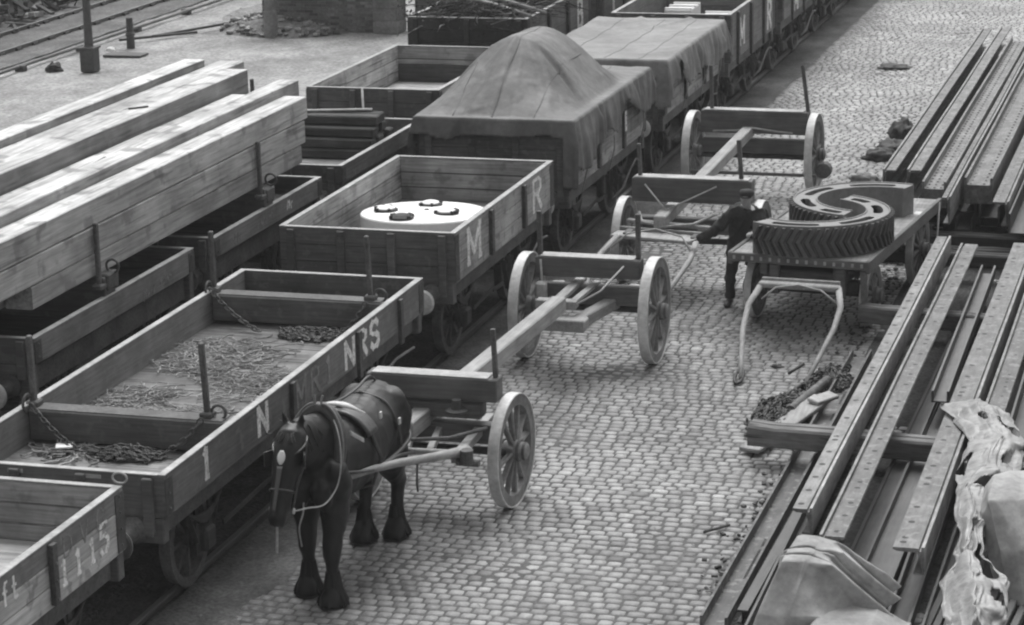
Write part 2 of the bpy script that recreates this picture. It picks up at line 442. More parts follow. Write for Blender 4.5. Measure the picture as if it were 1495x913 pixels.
# ------------------------------------------------------------------ lettering on planes facing +x
GL = {
 'M': [[(0,0),(0,1)],[(0,1),(.35,.25)],[(.35,.25),(.7,1)],[(.7,1),(.7,0)],[(-.08,0),(.08,0)],[(.62,0),(.78,0)],[(-.08,1),(.06,1)],[(.64,1),(.78,1)]],
 'N': [[(0,0),(0,1)],[(0,1),(.6,0)],[(.6,0),(.6,1)]],
 'R': [[(0,0),(0,1)],[(0,1),(.4,1),(.56,.88),(.56,.66),(.4,.54),(0,.54)],[(.25,.54),(.6,0)]],
 'S': [[(.55,.85),(.42,1),(.14,1),(0,.86),(0,.66),(.14,.54),(.42,.46),(.56,.33),(.56,.14),(.42,0),(.14,0),(0,.15)]],
 'B': [[(0,0),(0,1)],[(0,1),(.4,1),(.54,.9),(.54,.64),(.4,.53),(0,.53)],[(.4,.53),(.58,.4),(.58,.13),(.42,0),(0,0)]],
 'V': [[(0,1),(.3,0)],[(.3,0),(.6,1)]],
 'D': [[(0,0),(0,1)],[(0,1),(.3,1),(.55,.75),(.55,.25),(.3,0),(0,0)]],
 'C': [[(.55,.82),(.4,1),(.15,1),(0,.8),(0,.2),(.15,0),(.4,0),(.55,.18)]],
 '1': [[(.2,0),(.2,1)],[(.02,0),(.38,0)],[(.04,.84),(.2,1)]],
 '5': [[(.55,1),(.1,1)],[(.1,1),(.05,.56)],[(.05,.56),(.35,.6),(.56,.42),(.56,.18),(.38,0),(.1,0),(0,.12)]],
 'f': [[(.5,1),(.28,1),(.2,.8),(.2,0)],[(0,.6),(.42,.6)]],
 't': [[(.2,1),(.2,.1),(.35,0),(.5,.1)],[(0,.62),(.42,.62)]],
 'I': [[(.2,0),(.2,1)]],
}
def glyph(mb, ch, x, y, z, w, h, sw, tone=1.0, k0=0):
    k = k0
    for st in GL[ch]:
        for a, b in zip(st, st[1:]):
            p = V((0, y+a[0]*w/.6, z+a[1]*h)); q = V((0, y+b[0]*w/.6, z+b[1]*h))
            d = (q-p).normalized(); nrm = V((0, -d.z, d.y))
            wd = sw*(1 if abs(d.z) > .5 else .62)
            p2 = p - d*wd*.25; q2 = q + d*wd*.25
            xx = x + .0022 + .0004*k; k += 1
            c = [p2+nrm*wd/2, p2-nrm*wd/2, q2-nrm*wd/2, q2+nrm*wd/2]
            front = [(xx, v_.y, v_.z) for v_ in c]; back = [(x-.001, v_.y, v_.z) for v_ in c]
            mb.add(front+back, [(0,1,2,3),(7,6,5,4),(0,4,5,1),(1,5,6,2),(2,6,7,3),(3,7,4,0)], tone)
def word(parent, txt, x, y, z, w, h, sw, step, m, name='lettering'):
    mb = MB()
    for i, ch in enumerate(txt):
        if ch != ' ': glyph(mb, ch, x, y+i*step, z, w, h, sw)
    return mb.build(name, m, parent, fix=True)
def scrawl(parent, x, y, z, L, h, m, seed):
    rr = random.Random(seed); mb = MB()
    yy = y; k = 0
    while yy < y+L:
        pts = [(yy+rr.uniform(-.02,.03), z+rr.uniform(0,.3)*h), (yy+rr.uniform(0,.05), z+rr.uniform(.5,1)*h), (yy+rr.uniform(.04,.1), z+rr.uniform(.1,.8)*h)]
        for a, b in zip(pts, pts[1:]):
            xx = x+.002+.0003*k; k += 1
            d = V((0, b[0]-a[0], b[1]-a[1])).normalized(); n_ = V((0, -d.z, d.y))*.011
            c = [V((0,*a))+n_, V((0,*a))-n_, V((0,*b))-n_, V((0,*b))+n_]
            mb.add([(xx, q.y, q.z) for q in c]+[(x-.001, q.y, q.z) for q in c], [(0,1,2,3),(7,6,5,4),(0,4,5,1),(1,5,6,2),(2,6,7,3),(3,7,4,0)])
        yy += rr.uniform(.07,.12)
    return mb.build('lettering', m, parent, fix=True)

# ------------------------------------------------------------------ railway wagon
def wheelset(t, xc, y, proto):
    for s in (-1, 1):
        if proto[0] is None:
            m = MB()
            Mx = Matrix.Translation((xc+s*.75, y, .50)) @ Matrix.Rotation(R(90), 4, 'Y')
            m.lathe([(.40,-.065),(.46,-.065),(.47,-.03),(.49,.035),(.49,.065),(.40,.065)], 32, Mx, 1.2, closed=True, smooth=False)
            m.lathe([(.10,-.09),(.10,.09)], 16, Mx, 1)
            for k in range(8):
                a = k*math.pi/4
                m.beam((xc+s*.75, y+.08*math.cos(a), .5+.08*math.sin(a)), (xc+s*.75, y+.42*math.cos(a), .5+.42*math.sin(a)), .05, .09, (1,0,0))
            m.build('wheel', M_ironL, t)
    m = MB(); m.cyl((xc-.98, y, .5), (xc+.98, y, .5), .06, 12); m.build('axle', M_iron, t)
    for s in (-1, 1):
        m = MB()
        x = xc+s*.97
        m.box((x, y, .52), (.16, .24, .24), None, .03)                       # axlebox
        for q in (-1, 1):
            m.beam((x-.01*s, y+q*.16, .40), (x-.01*s, y+q*.16, .98), .02, .08, (0,1,0))
            m.beam((x-.01*s, y+q*.18, .52), (x-.01*s, y+q*.42, .96), .02, .07, (1,0,0))
        m.build('axle_guard', M_under, t)
        m = MB()
        for k in range(5):                                                    # leaf spring
            hl = .46-.07*k
            m.tube([(x+.02*s, y-hl, .90-.0*k-.045*k+.02), (x+.02*s, y-hl*.5, .80-.022*k+.0), (x+.02*s, y, .775-.022*k), (x+.02*s, y+hl*.5, .80-.022*k), (x+.02*s, y+hl, .90-.045*k+.02)], .018, 6)
        m.build('spring', M_under, t)

def wagon(label, y0, y1, xr, wid, top, floor, planks, posts, side_m, end_m, in_m, floor_m, endposts=4, group=None,
          kerb_side=True, edge_m=None, endplank=None, buffers=(True, True), brake=1, name='railway_wagon', z_under=None, capm=None, iron=None, cat='wagon', pt=None):
    xl = xr-wid; xc = (xl+xr)/2; th = .065
    t = thing(name, label, cat, (xc, y0, 0), group)
    iron = iron or M_ironL
    base = floor-.03
    ph = (top-base)/planks
    # floor of cross planks
    m = MB(); y = y0+.02
    while y < y1-.04:
        wdt = min(rng.uniform(.17, .23), y1-.02-y)
        m.bb(xl+.04, xr-.04, y, y+wdt-.006, floor-.06, floor+rng.uniform(-.003, .003), .004, rng.uniform(.75, 1.25)); y += wdt
    m.build('floor', floor_m, t)
    for nm, x0, x1, sgn in (('left_side', xl, xl+th, -1), ('right_side', xr-th, xr, 1)):
        m = MB()
        for k in range(planks):
            z0 = base+ph*k
            ti = pt[k] if pt else rng.uniform(.8, 1.2)
            m.bb(x0, x1, y0+th+.001, y1-th-.001, z0+.003, z0+ph-.003, .006, ti)
        m.build('side_boards', side_m, t)
        if in_m is not side_m:                       # unpainted inner lining
            m = MB()
            xi = x1 if sgn < 0 else x0
            for k in range(planks):
                z0 = max(base+ph*k, floor)
                m.bb(xi-sgn*.012, xi-sgn*.0005, y0+th+.01, y1-th-.01, z0+.005, base+ph*(k+1)-.012, .002, rng.uniform(.75, 1.25))
            m.build('inner_lining', in_m, t)
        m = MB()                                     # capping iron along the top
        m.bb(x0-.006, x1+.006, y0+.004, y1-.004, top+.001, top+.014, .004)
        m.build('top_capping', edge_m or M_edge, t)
        for (py, pw, drop) in posts:
            m = MB()
            xo = x1 if sgn > 0 else x0
            m.bb(xo-.001*sgn, xo+sgn*.05, py-pw/2, py+pw/2, floor-drop, top-.02, .006, rng.uniform(.5,.8))
            for zz in np.arange(floor+.05, top-.05, .16): m.cyl((xo+sgn*.05, py, zz), (xo+sgn*.062, py, zz), .014, 8, 1.3)
            m.build('side_stanchion', iron, t)
        # corner plates
        for cy_, sg2 in ((y0, 1), (y1, -1)):
            m = MB()
            xo = x1 if sgn > 0 else x0
            m.bb(xo+sgn*.0015, xo+sgn*.009, cy_+sg2*.002, cy_+sg2*.17, base+.02, top-.03, .002, .7)
            for zz in np.arange(base+.08, top-.04, .15): m.cyl((xo+sgn*.009, cy_+sg2*.09, zz), (xo+sgn*.02, cy_+sg2*.09, zz), .012, 8, 1.2)
            m.build('corner_plate', iron, t)
    for (ya, yb, sg) in ((y0, y0+th, -1), (y1-th, y1, 1)):
        m = MB(); n_ = endplank or planks
        for k in range(n_):
            z0 = base+(top-base)/n_*k
            m.bb(xl+.001, xr-.001, ya, yb, z0+.003, z0+(top-base)/n_-.003, .006, rng.uniform(.8, 1.2))
        m.build('end_boards', end_m, t)
        m = MB()
        yi = yb if sg < 0 else ya
        for k in range(n_):
            z0 = max(base+(top-base)/n_*k, floor)
            m.bb(xl+th+.014, xr-th-.014, yi-sg*.012, yi-sg*.0005, z0+.005, base+(top-base)/n_*(k+1)-.012, .002, rng.uniform(.75, 1.25))
        m.build('inner_lining', M_bareX if in_m is not side_m else end_m, t)
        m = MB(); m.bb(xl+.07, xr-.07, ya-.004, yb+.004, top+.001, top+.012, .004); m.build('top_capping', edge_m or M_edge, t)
        for k in range(endposts):
            m = MB()
            xx = xl+.16+(wid-.32)*k/(endposts-1)
            yo = ya if sg < 0 else yb
            m.bb(xx-.05, xx+.05, yo-.001*sg, yo+sg*.055, floor-.2, top-.02, .008, rng.uniform(.8, 1.2))
            m.build('end_stanchion', end_m, t)
        # headstock and buffers
        yo = ya if sg < 0 else yb
        m = MB(); m.bb(xl+.03, xr-.03, yo+sg*.004-.0, yo-sg*.12, .92, base-.004, .01); m.build('headstock', M_paintX, t)
        if buffers[0 if sg < 0 else 1]:
            for s in (-1, 1):
                bx = xc+s*.865
                d = V((0, sg, 0)); q = d.to_track_quat('Z', 'Y').to_matrix().to_4x4()
                m = MB(); m.lathe([(.13,-.0),(.13,.04),(.085,.09),(.07,.26)], 20, Matrix.Translation((bx, yo+sg*.006, 1.05)) @ q)
                b_ = m.build('buffer', M_ironL, t)
                m = MB(); m.lathe([(.035,.262),(.035,.40),(.15,.41),(.165,.425),(.14,.445),(.02,.455)], 22, Matrix.Translation((bx, yo+sg*.006, 1.05)) @ q)
                m.build('buffer_head', M_tyre if sg < 0 else M_ironL, b_)
            m = MB(); m.tube([(xc, yo+sg*.01, 1.04), (xc, yo+sg*.14, 1.03), (xc+.03, yo+sg*.19, .98), (xc, yo+sg*.2, .93), (xc-.04, yo+sg*.16, .95)], .024, 8)
            for k in range(3):
                zz = .9-.11*k
                pts = [(xc+(.035*math.cos(a) if k % 2 else 0), yo+sg*.17+(0 if k % 2 else .035*math.cos(a)), zz+.075*math.sin(a)) for a in np.linspace(0, 2*math.pi, 13)[:-1]]
                m.tube(pts, .016, 6, closed=True)
            m.build('coupling', M_ironL, t)
    # solebars
    m = MB()
    for s in (-1, 1):
        ms = MB(); ms.bb(xc+s*(wid/2-.24), xc+s*(wid/2-.10), y0+.13, y1-.13, .95, base-.004, .008); ms.build('solebar', M_ironL if kerb_side else M_under, t)
    m.bb(xc-.1, xc+.1, y0+.13, y1-.13, .97, base-.006, .01)
    m.build('underframe', M_ironL if kerb_side else M_under, t)
    L = y1-y0; f = .2 if L < 6 else .17
    for yy in (y0+L*f, y1-L*f): wheelset(t, xc, yy, [None])
    # brake gear on the road side
    xo = xr-.02; ym = (y0+y1)/2
    m = MB()
    m.beam((xo, ym-.18, .98), (xo, ym, .55), .012, .06, (1,0,0)); m.beam((xo, ym+.18, .98), (xo, ym, .55), .012, .06, (1,0,0))
    m.beam((xo-.2, ym, .56), (xo-.2, y0+L*f+.5, .5), .02, .06, (0,0,1)); m.beam((xo-.2, ym, .52), (xo-.2, y1-L*f-.5, .48), .02, .06, (0,0,1))
    for q in (-1, 1): m.box((xc+.75, ym+q*(L/2-L*f-.5), .5), (.1, .08, .34), None, .02)
    m.build('brake_gear', M_under, t)
    m = MB(); e = y1-.5 if brake > 0 else y0+.5
    m.tube([(xo+.03, ym, .56), (xo+.045, ym+(e-ym)*.35, .60), (xo+.05, ym+(e-ym)*.6, .80), (xo+.05, ym+(e-ym)*.8, .90), (xo+.05, e, .86)], .018, 8)
    m.build('brake_lever', M_ironL, t)
    return t

X1, W1 = -9.24, 2.35
X2 = -12.63
G1_ = 'wagons standing along the cobbled road'; G2_ = 'wagons on the second track'
# front left three plank wagon
wA = wagon('low empty open wagon nearest the camera, its worn side painted 1115', 14.3, 18.9, X1, W1, 1.78, 1.22, 3,
           [(17.47,.09,.0),(15.75,.09,.0)], M_midY, M_bareX, M_bareY, M_floorL, 4, G1_, brake=-1, pt=(1.45, 1.2, .55))
m = MB()
for k, c in enumerate('111'): glyph(m, c, X1, 17.66+k*.27, 1.31, .12, .21, .05)
glyph(m, '5', X1, 18.40, 1.32, .16, .26, .05)
m.build('white_number', M_white, wA, fix=True)
m = MB()
for k, c in enumerate('DVC'): glyph(m, c, X1, 17.72+k*.32, 1.54, .15, .19, .022)
m.build('faint_lettering', M_faint, wA, fix=True)
m = MB()
for k, c in enumerate('ft'): glyph(m, c, X1, 16.62+k*.16, 1.52, .10, .19, .035)
m.build('white_mark', M_white, wA, fix=True)
m = MB()   # ring on the corner
cx_, cy_ = X1-.02, 18.88
m.tube([(cx_+.07*math.cos(a), cy_+.02, 1.86+.05*math.sin(a)) for a in np.linspace(0, 2*math.pi, 17)[:-1]], .010, 6, closed=True)
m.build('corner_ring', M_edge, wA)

# long low bolster wagon
wB = wagon('long low wagon with two cross bolsters and straw on its floor, lettered N and NRS', 19.77, 27.41, X1, W1, 1.585, 1.2, 1,
           [], M_paintY, M_paintX, M_paintY, M_floor, 4, G1_, brake=1)
for yy in (23.0, 25.05, 26.5):
    m = MB(); m.bb(X1-.001, X1+.045, yy-.05, yy+.05, 1.02, 1.56, .006, .75); m.build('side_stanchion', M_ironL, wB)
m = MB()
glyph(m, 'N', X1, 22.09, 1.26, .22, .28, .08)
glyph(m, '1', X1, 20.70, 1.26, .14, .28, .085)
m.build('white_letter', M_white, wB, fix=True)
word(wB, 'NRS', X1, 24.66, 1.23, .26, .29, .08, .42, M_white, 'white_letters')
m = MB(); rr = random.Random(5)
for k, c in enumerate('MR1'): glyph(m, c, X1, 23.15+k*.45, 1.24, .22, .28, .06)
m.build('faint_lettering', M_faint, wB, fix=True)
for xx in (-10.75, -9.95):
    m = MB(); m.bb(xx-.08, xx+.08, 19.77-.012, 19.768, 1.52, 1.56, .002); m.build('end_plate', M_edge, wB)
def bolster(parent, y, xl, xr, z0, z1, dep, m_=None):
    m = MB(); m.bb(xl, xr, y-dep/2, y+dep/2, z0, z1, .012); b = m.build('bolster', m_ or M_paintX, parent)
    m = MB(); m.bb(xl+.08, xr-.08, y-dep/2+.02, y+dep/2-.02, z1+.001, z1+.012, .003); m.build('bolster_top', M_ironL, b)
    return b
def stake(parent, p0, p1, r=.035, w_=.055):
    m = MB(); m.beam(p0, p1, w_, w_*1.15, (0,1,0), .01)
    m.box((p0[0], p0[1], p0[2]+.03), (.13, .16, .07), None, .015)
    return m.build('stake', M_ironL, parent)
def ring(mb, c, r, tr, axis='y', tilt=0):
    pts = []
    for a in np.linspace(0, 2*math.pi, 17)[:-1]:
        if axis == 'y': p = V((r*math.cos(a), 0, r*math.sin(a)))
        elif axis == 'x': p = V((0, r*math.cos(a), r*math.sin(a)))
        else: p = V((r*math.cos(a), r*math.sin(a), 0))
        p = Matrix.Rotation(tilt, 3, 'Z') @ p
        pts.append(p+V(c))
    mb.tube(pts, tr, 7, closed=True)
for (yy, xa, xb) in ((21.65, -11.5, -9.6), (26.4, -11.53, -9.55)):
    bolster(wB, yy, -11.51, -9.32, 1.24, 1.555, .26)
    stake(wB, (xa, yy, 1.56), (xa-.01, yy, 2.30)); stake(wB, (xb, yy, 1.56), (xb-.03, yy, 2.33))
    m = MB(); ring(m, (xb+.12, yy, 1.62), .075, .016); m.build('stake_ring', M_ironL, wB)
    m = MB(); ring(m, (xa-.02, yy-.12, 1.62), .09, .016, 'x'); m.build('stake_ring', M_ironL, wB)

def link_chain(mb, pts, L=.085, w_=.03, r=.010, tone=1.0):
    pts = [V(p) for p in pts]; seg = []
    tot = 0; k = 0; nxt = 0
    for a, b in zip(pts, pts[1:]):
        d = (b-a).length
        while nxt < tot+d:
            seg.append((a.lerp(b, (nxt-tot)/d), (b-a).normalized())); nxt += L*.78
        tot += d
    for i, (c, d) in enumerate(seg):
        s1 = d.cross(V((0,0,1)));
        if s1.length < .1: s1 = V((1,0,0))
        s1.normalize(); s2 = d.cross(s1)
        sd_ = (s1 if i % 2 else s2)
        pp = [c + d*(L/2)*math.cos(a) + sd_*w_*math.sin(a) for a in np.linspace(0, 2*math.pi, 9)[:-1]]
        mb.tube(pp, r, 5, closed=True, tone=tone)
def sag(p0, p1, s, n=14):
    p0, p1 = V(p0), V(p1)
    return [p0.lerp(p1, i/n) - V((0,0,s*4*(i/n)*(1-i/n))) for i in range(n+1)]
def heap_path(c, rx, ry, h, n, seed):
    rr = random.Random(seed); pts = []; a = 0
    for i in range(n):
        a += rr.uniform(.5, 1.5)*rr.choice((1,1,1,-1)); rad = rr.uniform(.15, 1)
        pts.append((c[0]+rx*rad*math.cos(a), c[1]+ry*rad*math.sin(a), c[2]+.02+h*(1-rad)*rr.uniform(.3, 1)))
    return pts
m = MB(); link_chain(m, sag((-11.45, 21.5, 1.60), (-10.9, 21.3, 1.26), .04)); link_chain(m, heap_path((-10.35, 21.3, 1.21), .42, .20, .13, 60, 1))
link_chain(m, sag((-10.0, 21.35, 1.25), (-9.6, 21.48, 1.58), .06))
tag(m.build('chain', M_ironL, None, (-10.4, 21.3, 1.21)), 'rusty chain heaped on the wagon floor in front of the nearer bolster', 'chain', 'lashing chains in the bolster wagon')
m = MB(); link_chain(m, sag((-11.5, 26.25, 1.60), (-10.75, 25.9, 1.24), .06)); link_chain(m, heap_path((-10.1, 25.95, 1.21), .55, .28, .07, 50, 2))
link_chain(m, sag((-9.8, 26.1, 1.25), (-9.55, 26.22, 1.58), .05))
tag(m.build('chain', M_ironL, None, (-10.2, 25.9, 1.21)), 'rusty chain draped from the far bolster onto the wagon floor', 'chain', 'lashing chains in the bolster wagon')
# ropes, straw
def tangle(c, rx, ry, h, n, r, seed, m_, label, curls=1.0, cat='rope', group=None, name='rope', kind=None):
    rr = random.Random(seed); mb = MB()
    if name == 'straw_litter': n = int(n*2.1); r *= .75
    for _ in range(n):
        a = rr.uniform(0, 6.28); rad = math.sqrt(rr.random())
        p = V((c[0]+rx*rad*math.cos(a), c[1]+ry*rad*math.sin(a), c[2]+rr.uniform(0, h*(1.1-rad))+r)); d = rr.uniform(0, 6.28); pts = [tuple(p)]
        for k in range(rr.randint(5, 11)):
            d += rr.uniform(-.8, .8)*curls; st = rr.uniform(.03, .07)
            p = p + V((math.cos(d)*st, math.sin(d)*st*.9, rr.uniform(-.012, .012)));
            p.z = max(p.z, c[2]+r*.7); pts.append(tuple(p))
        mb.tube(pts, r*rr.uniform(.7, 1.3), 5, tone=rr.uniform(.5, 1.4))
    o = mb.build(name, m_, None, c); tag(o, label, cat, group, kind); return o
gr = 'straw and rope ends on the bolster wagon floor'
tangle((-10.95, 21.25, 1.21), .28, .22, .05, 46, .009, 3, M_rope, 'pale tangled rope ends beside the chain heap at the near end', 1.2, 'rope', gr)
m = MB(); m.box((-11.02, 21.3, 1.275), (.17, .14, .02), rotz(.4), .004)
tag(m.build('scrap_of_paper', M_disc, None, (-11.02,21.3,1.27)), 'small white scrap lying on the tangled rope', 'paper scrap')
tangle((-10.85, 24.85, 1.21), .55, .75, .02, 120, .008, 4, M_rope, 'broad spread of straw and rope ends in front of the far bolster', 1, 'straw', gr, 'straw_litter', 'stuff')
tangle((-11.05, 23.1, 1.21), .38, .38, .02, 60, .008, 5, M_rope, 'curl of straw near the left side board mid wagon', 1, 'straw', gr, 'straw_litter', 'stuff')
tangle((-10.1, 22.5, 1.21), .55, .35, .03, 110, .008, 6, M_rope, 'straw gathered behind the nearer bolster stake', 1, 'straw', gr, 'straw_litter', 'stuff')
tangle((-10.0, 23.9, 1.21), .5, .6, .015, 70, .007, 8, M_rope, 'thin straw near the right side board mid wagon', 1, 'straw', gr, 'straw_litter', 'stuff')
tangle((-10.75, 27.0, 1.21), .65, .22, .03, 80, .008, 9, M_rope, 'strip of straw behind the far bolster', 1, 'straw', gr, 'straw_litter', 'stuff')

# MR wagon
wC = wagon('open wagon lettered M R with worn pale sides, carrying the white disc casting', 28.7, 33.39, X1, W1, 1.84, 1.22, 3,
           [(30.25,.11,.0),(31.82,.11,.0)], M_midY, M_paintX, M_bareY, M_floor, 4, G1_, brake=1)
word(wC, 'M', X1, 29.28, 1.32, .42, .44, .10, 1, M_white, 'white_letter')
word(wC, 'R', X1, 32.36, 1.32, .38, .44, .085, 1, M_white, 'white_letter')
m = MB()
for k in range(9): m.bb(-11.35+k*.012, -11.34+k*.012+.03, 28.64-.0, 28.698, 1.60, 1.63, .002)
for q in ((28.95,1.35,.2,.25),(31.1,1.3,.16,.2),(31.3,1.5,.1,.25)):
    m.bb(X1+.001, X1+.004, q[0], q[0]+q[2], q[1], q[1]+q[3], .001, .6)
# white disc casting
dc = V((-10.53, 31.38, 0)); dr = .88; zt = 1.50
t = thing('disc_casting', 'big round white casting with dark rimmed holes lying flat in the M R wagon', 'casting', (dc.x, dc.y, 1.22))
Mx = Matrix.Translation((dc.x, dc.y, 1.225)) @ Matrix.Rotation(R(-2.5), 4, 'X')
m = MB(); m.lathe([(.78,0),(.82,.02),(dr-.01,.06),(dr,.10),(dr,.24),(dr-.012,.258),(dr-.04,.262),(.15,.285),(.04,.287)], 72, Mx, smooth=False); m.build('disc', M_disc, t)
for k, (hx, hy) in enumerate(((-.52,-.10),(-.06,.46),(.36,-.12),(-.12,-.62))):
    m = MB(); Mh = Mx @ Matrix.Translation((hx, hy, .272))
    m.lathe([(.12,-.02),(.165,.0),(.168,.025),(.14,.038),(.12,.035),(.115,.01)], 28, Mh, smooth=False, closed=True)
    for j in range(7):
        a = rng.uniform(0, 6.28); m.box(Mh @ V((.15*math.cos(a), .17*math.sin(a), .03)), (.05,.04,.05), rotz(a), .01, .7)
    h_ = m.build('hole_rim', M_gearD, t, fix=True)
    m = MB(); m.lathe([(.125,-.0),(.125,.045),(.09,.06),(.02,.062)], 20, Mh @ Matrix.Rotation(R(4), 4, 'X')); m.build('hole_cover', M_disc if k != 3 else M_gearD, h_)
m = MB(); m.lathe([(.035,.285),(.03,.30),(.01,.303)], 12, Mx @ Matrix.Translation((.03,.02,0))); m.build('centre_boss', M_gearD, t)
# ------------------------------------------------------------------ tarp-covered wagons and the wagons behind
wD = wagon('planked wagon hidden under the tall domed tarpaulin', 34.4, 39.2, X1, W1, 2.20, 1.22, 5,
           [(36.0,.11,.0),(37.6,.11,.0)], M_midY, M_paintX, M_paintY, M_floor, 4, G1_, brake=1)
m = MB(); m.bb(X1+.052, X1+.056, 37.55, 37.66, 1.5, 1.82, .001)
m.build('white_mark', M_white, wD)
wE = wagon('planked wagon hidden under the flat pale tarpaulin', 40.62, 45.38, X1, W1, 2.12, 1.22, 5,
           [(42.2,.11,.0),(43.8,.11,.0)], M_midY, M_paintX, M_paintY, M_floor, 4, G1_)
def fr(x, y, z=0.0, s=1.0): return noise.noise(V((x*s, y*s, z)))
def drape(label, name, x0, x1, y0, y1, top, hem, m_, res=.05, fold=.03, seed=0, mx=1.0, creases=()):
    """cloth lying on a height surface 'top(x,y)' and hanging over the rim by hem(side, t)"""
    mb = MB(); ov = mx; W_ = x1-x0; L_ = y1-y0
    nu = int((W_+2*ov)/res); nv = int((L_+2*ov)/res)
    vs = []; keep = []
    for j in range(nv+1):
        for i in range(nu+1):
            X = x0-ov+(W_+2*ov)*i/nu; Y = y0-ov+(L_+2*ov)*j/nv
            x = min(max(X, x0), x1); y = min(max(Y, y0), y1)
            dx = X-x; dy = Y-y; over = math.hypot(dx, dy) if dx and dy else abs(dx)+abs(dy)
            z = top(x, y)
            if over > 0:
                side = ('L' if dx < 0 else 'R') if abs(dx) >= abs(dy) else ('F' if dy < 0 else 'B')
                h = hem(side, y if side in 'LR' else x)
                corner = bool(dx and dy)
                k = over
                t_ = y if side in 'LR' else x
                amp = fold*min(1, k*3)
                fo = amp*(abs(fr(t_*2.6, k*.5, seed, 1))*2.2+.7*fr(t_*7, k, seed+3, 1)) + .012+.02*min(1, k*4)
                for q_ in creases: fo += (.07*math.exp(-((t_-q_+.05)/.05)**2)-.03*math.exp(-((t_-q_-.05)/.05)**2))*min(1, k*5) if side == 'R' else 0
                if corner:
                    a = math.atan2(dy, dx); fo += .05*abs(math.sin(2*a))*min(1, k*3)
                    ox, oy = math.cos(a)*fo, math.sin(a)*fo
                else:
                    ox, oy = (math.copysign(fo, dx) if dx else 0), (math.copysign(fo, dy) if dy else 0)
                vs.append((x+ox, y+oy, z-k)); keep.append(k <= h)
            else:
                vs.append((x, y, z)); keep.append(True)
    fs = []
    for j in range(nv):
        for i in range(nu):
            q = (j*(nu+1)+i, j*(nu+1)+i+1, (j+1)*(nu+1)+i+1, (j+1)*(nu+1)+i)
            if all(keep[a] for a in q): fs.append(q)
    used = sorted({a for f in fs for a in f}); mp = {a: k for k, a in enumerate(used)}
    mb.add([vs[a] for a in used], [tuple(mp[a] for a in f) for f in fs], 1.0, True)
    o = mb.build(name, m_, None, ((x0+x1)/2, (y0+y1)/2, 1.2), thick=.008)
    tag(o, label, 'tarpaulin'); return o
def sstep(a, b, x):
    t = min(max((x-a)/(b-a), 0), 1); return t*t*(3-2*t)
def topD(x, y):
    u = (x+10.5)/1.2; au = min(1, abs(u))
    bell = max(0, math.cos(au*math.pi/2))**1.15
    up = max(0, u)
    yc = 36.1-.5*u*u; yb = 37.35+.35*up
    t = (y-34.42)/(yc-34.42)
    if t < 1: ry = max(0, t)**.9
    elif y < yb: ry = 1-.03*(y-yc)
    else: ry = (1-.03*(yb-yc))*max(.0, 1-((y-yb)/1.2)**.6)
    z = 2.262+.95*bell*ry
    inner = 1-au**6
    rimf = min(1, max(0, (y-34.33)*3))
    if t < 1.0:
        an = math.atan2(x+10.5, 37.0-y)
        pl = math.sin(an*17+2.0*fr(x, y, 2, .8)); pl = 1-2*abs(math.sin(an*8.5+fr(x, y, 2, .8)))**.5
        z += .055*pl*(.3+ry)*(1-ry*.75)*rimf*inner + .02*fr(x, y, 4, 1.6)*rimf*inner
        z -= .09*math.exp(-((y-yc+.10)/.06)**2)*sstep(.1, .7, u)*inner
        ax, ay = -10.45, 36.3; dx_, dy_ = x-ax, y-ay; rad = math.hypot(dx_, dy_)
        for (rx, am) in ((-11.45,.05),(-11.1,.035),(-10.86,.06),(-10.52,.05),(-10.40,-.04),(-10.12,.05),(-9.72,.035),(-9.42,.05)):
            vx, vy = rx-ax, 34.33-ay; L_ = math.hypot(vx, vy); d_ = abs(dx_*vy-dy_*vx)/L_
            wv = .02*fr(x*2, y*2, rx, 1)
            z += am*math.exp(-abs(d_+wv)/.045)*min(1, rad/.7)*sstep(0, .12, y-34.33)*inner*(1-.5*rad/2)
        z -= .05*math.exp(-((y-yc+.10)/.06)**2)*sstep(.3, .8, -u)*inner
    else:
        z += (.03*fr(x*1.5, y*3, 6, 1)*bell + .014*math.sin(x*13+y*2)*(1-bell)*min(1, abs(x+10.4)))*inner
        z -= .09*math.exp(-((y-yb-.06)/.06)**2)*sstep(.1, .7, u)*inner
    return z
def hemD(side, t):
    if side == 'F': return .27+.12*fr(t*1.7, 1, 1)+.10*math.exp(-((t+11.2)/.25)**2)+(.75 if t > -9.35 else 0)
    if side == 'R':
        return .62+.2*fr(t*1.3, 5, 1)+.22*math.exp(-((t-34.5)/.4)**2)-.36*math.exp(-((t-37.5)/.35)**2)-.12*math.exp(-((t-36.3)/.3)**2)
    if side == 'B': return .35
    return .5
tpD = drape('large grey tarpaulin stretched over a tall domed load behind the M R wagon', 'tarpaulin', -11.63, -9.175, 34.325, 39.25, topD, hemD, M_tarp, .035, .06, 3, creases=(35.72, 37.95))
def topE(x, y):
    u = abs(x+10.41)/1.19; v_ = abs(y-43)/2.4
    edge = min(1, max(u, v_))
    z = 2.165 - .05*(1-edge**2) + .02*fr(x*1.5, y*1.5, 2)
    z += .035*math.exp(-(((x+10.35)-(y-44.3)*.45)/.05)**2)*sstep(43.2, 45, y)
    z += .03*math.exp(-(((x+10.6)+(y-44.8)*.3)/.05)**2)*sstep(43.6, 45, y)
    return z
def hemE(side, t):
    if side == 'F': return .30+.30*fr(t*2.2, 8, 1)+(.45 if t > -9.4 else 0)
    if side == 'R': return .62+.34*fr(t*1.5, 3, 4)+.12*fr(t*5, 3, 4)-.45*math.exp(-((t-41.35)/.22)**2)
    return .4
tpE = drape('pale flat tarpaulin sagging over the wagon behind the domed load', 'tarpaulin', -11.63, -9.175, 40.55, 45.45, topE, hemE, M_canvas, .04, .10, 9, creases=(41.1, 43.0))

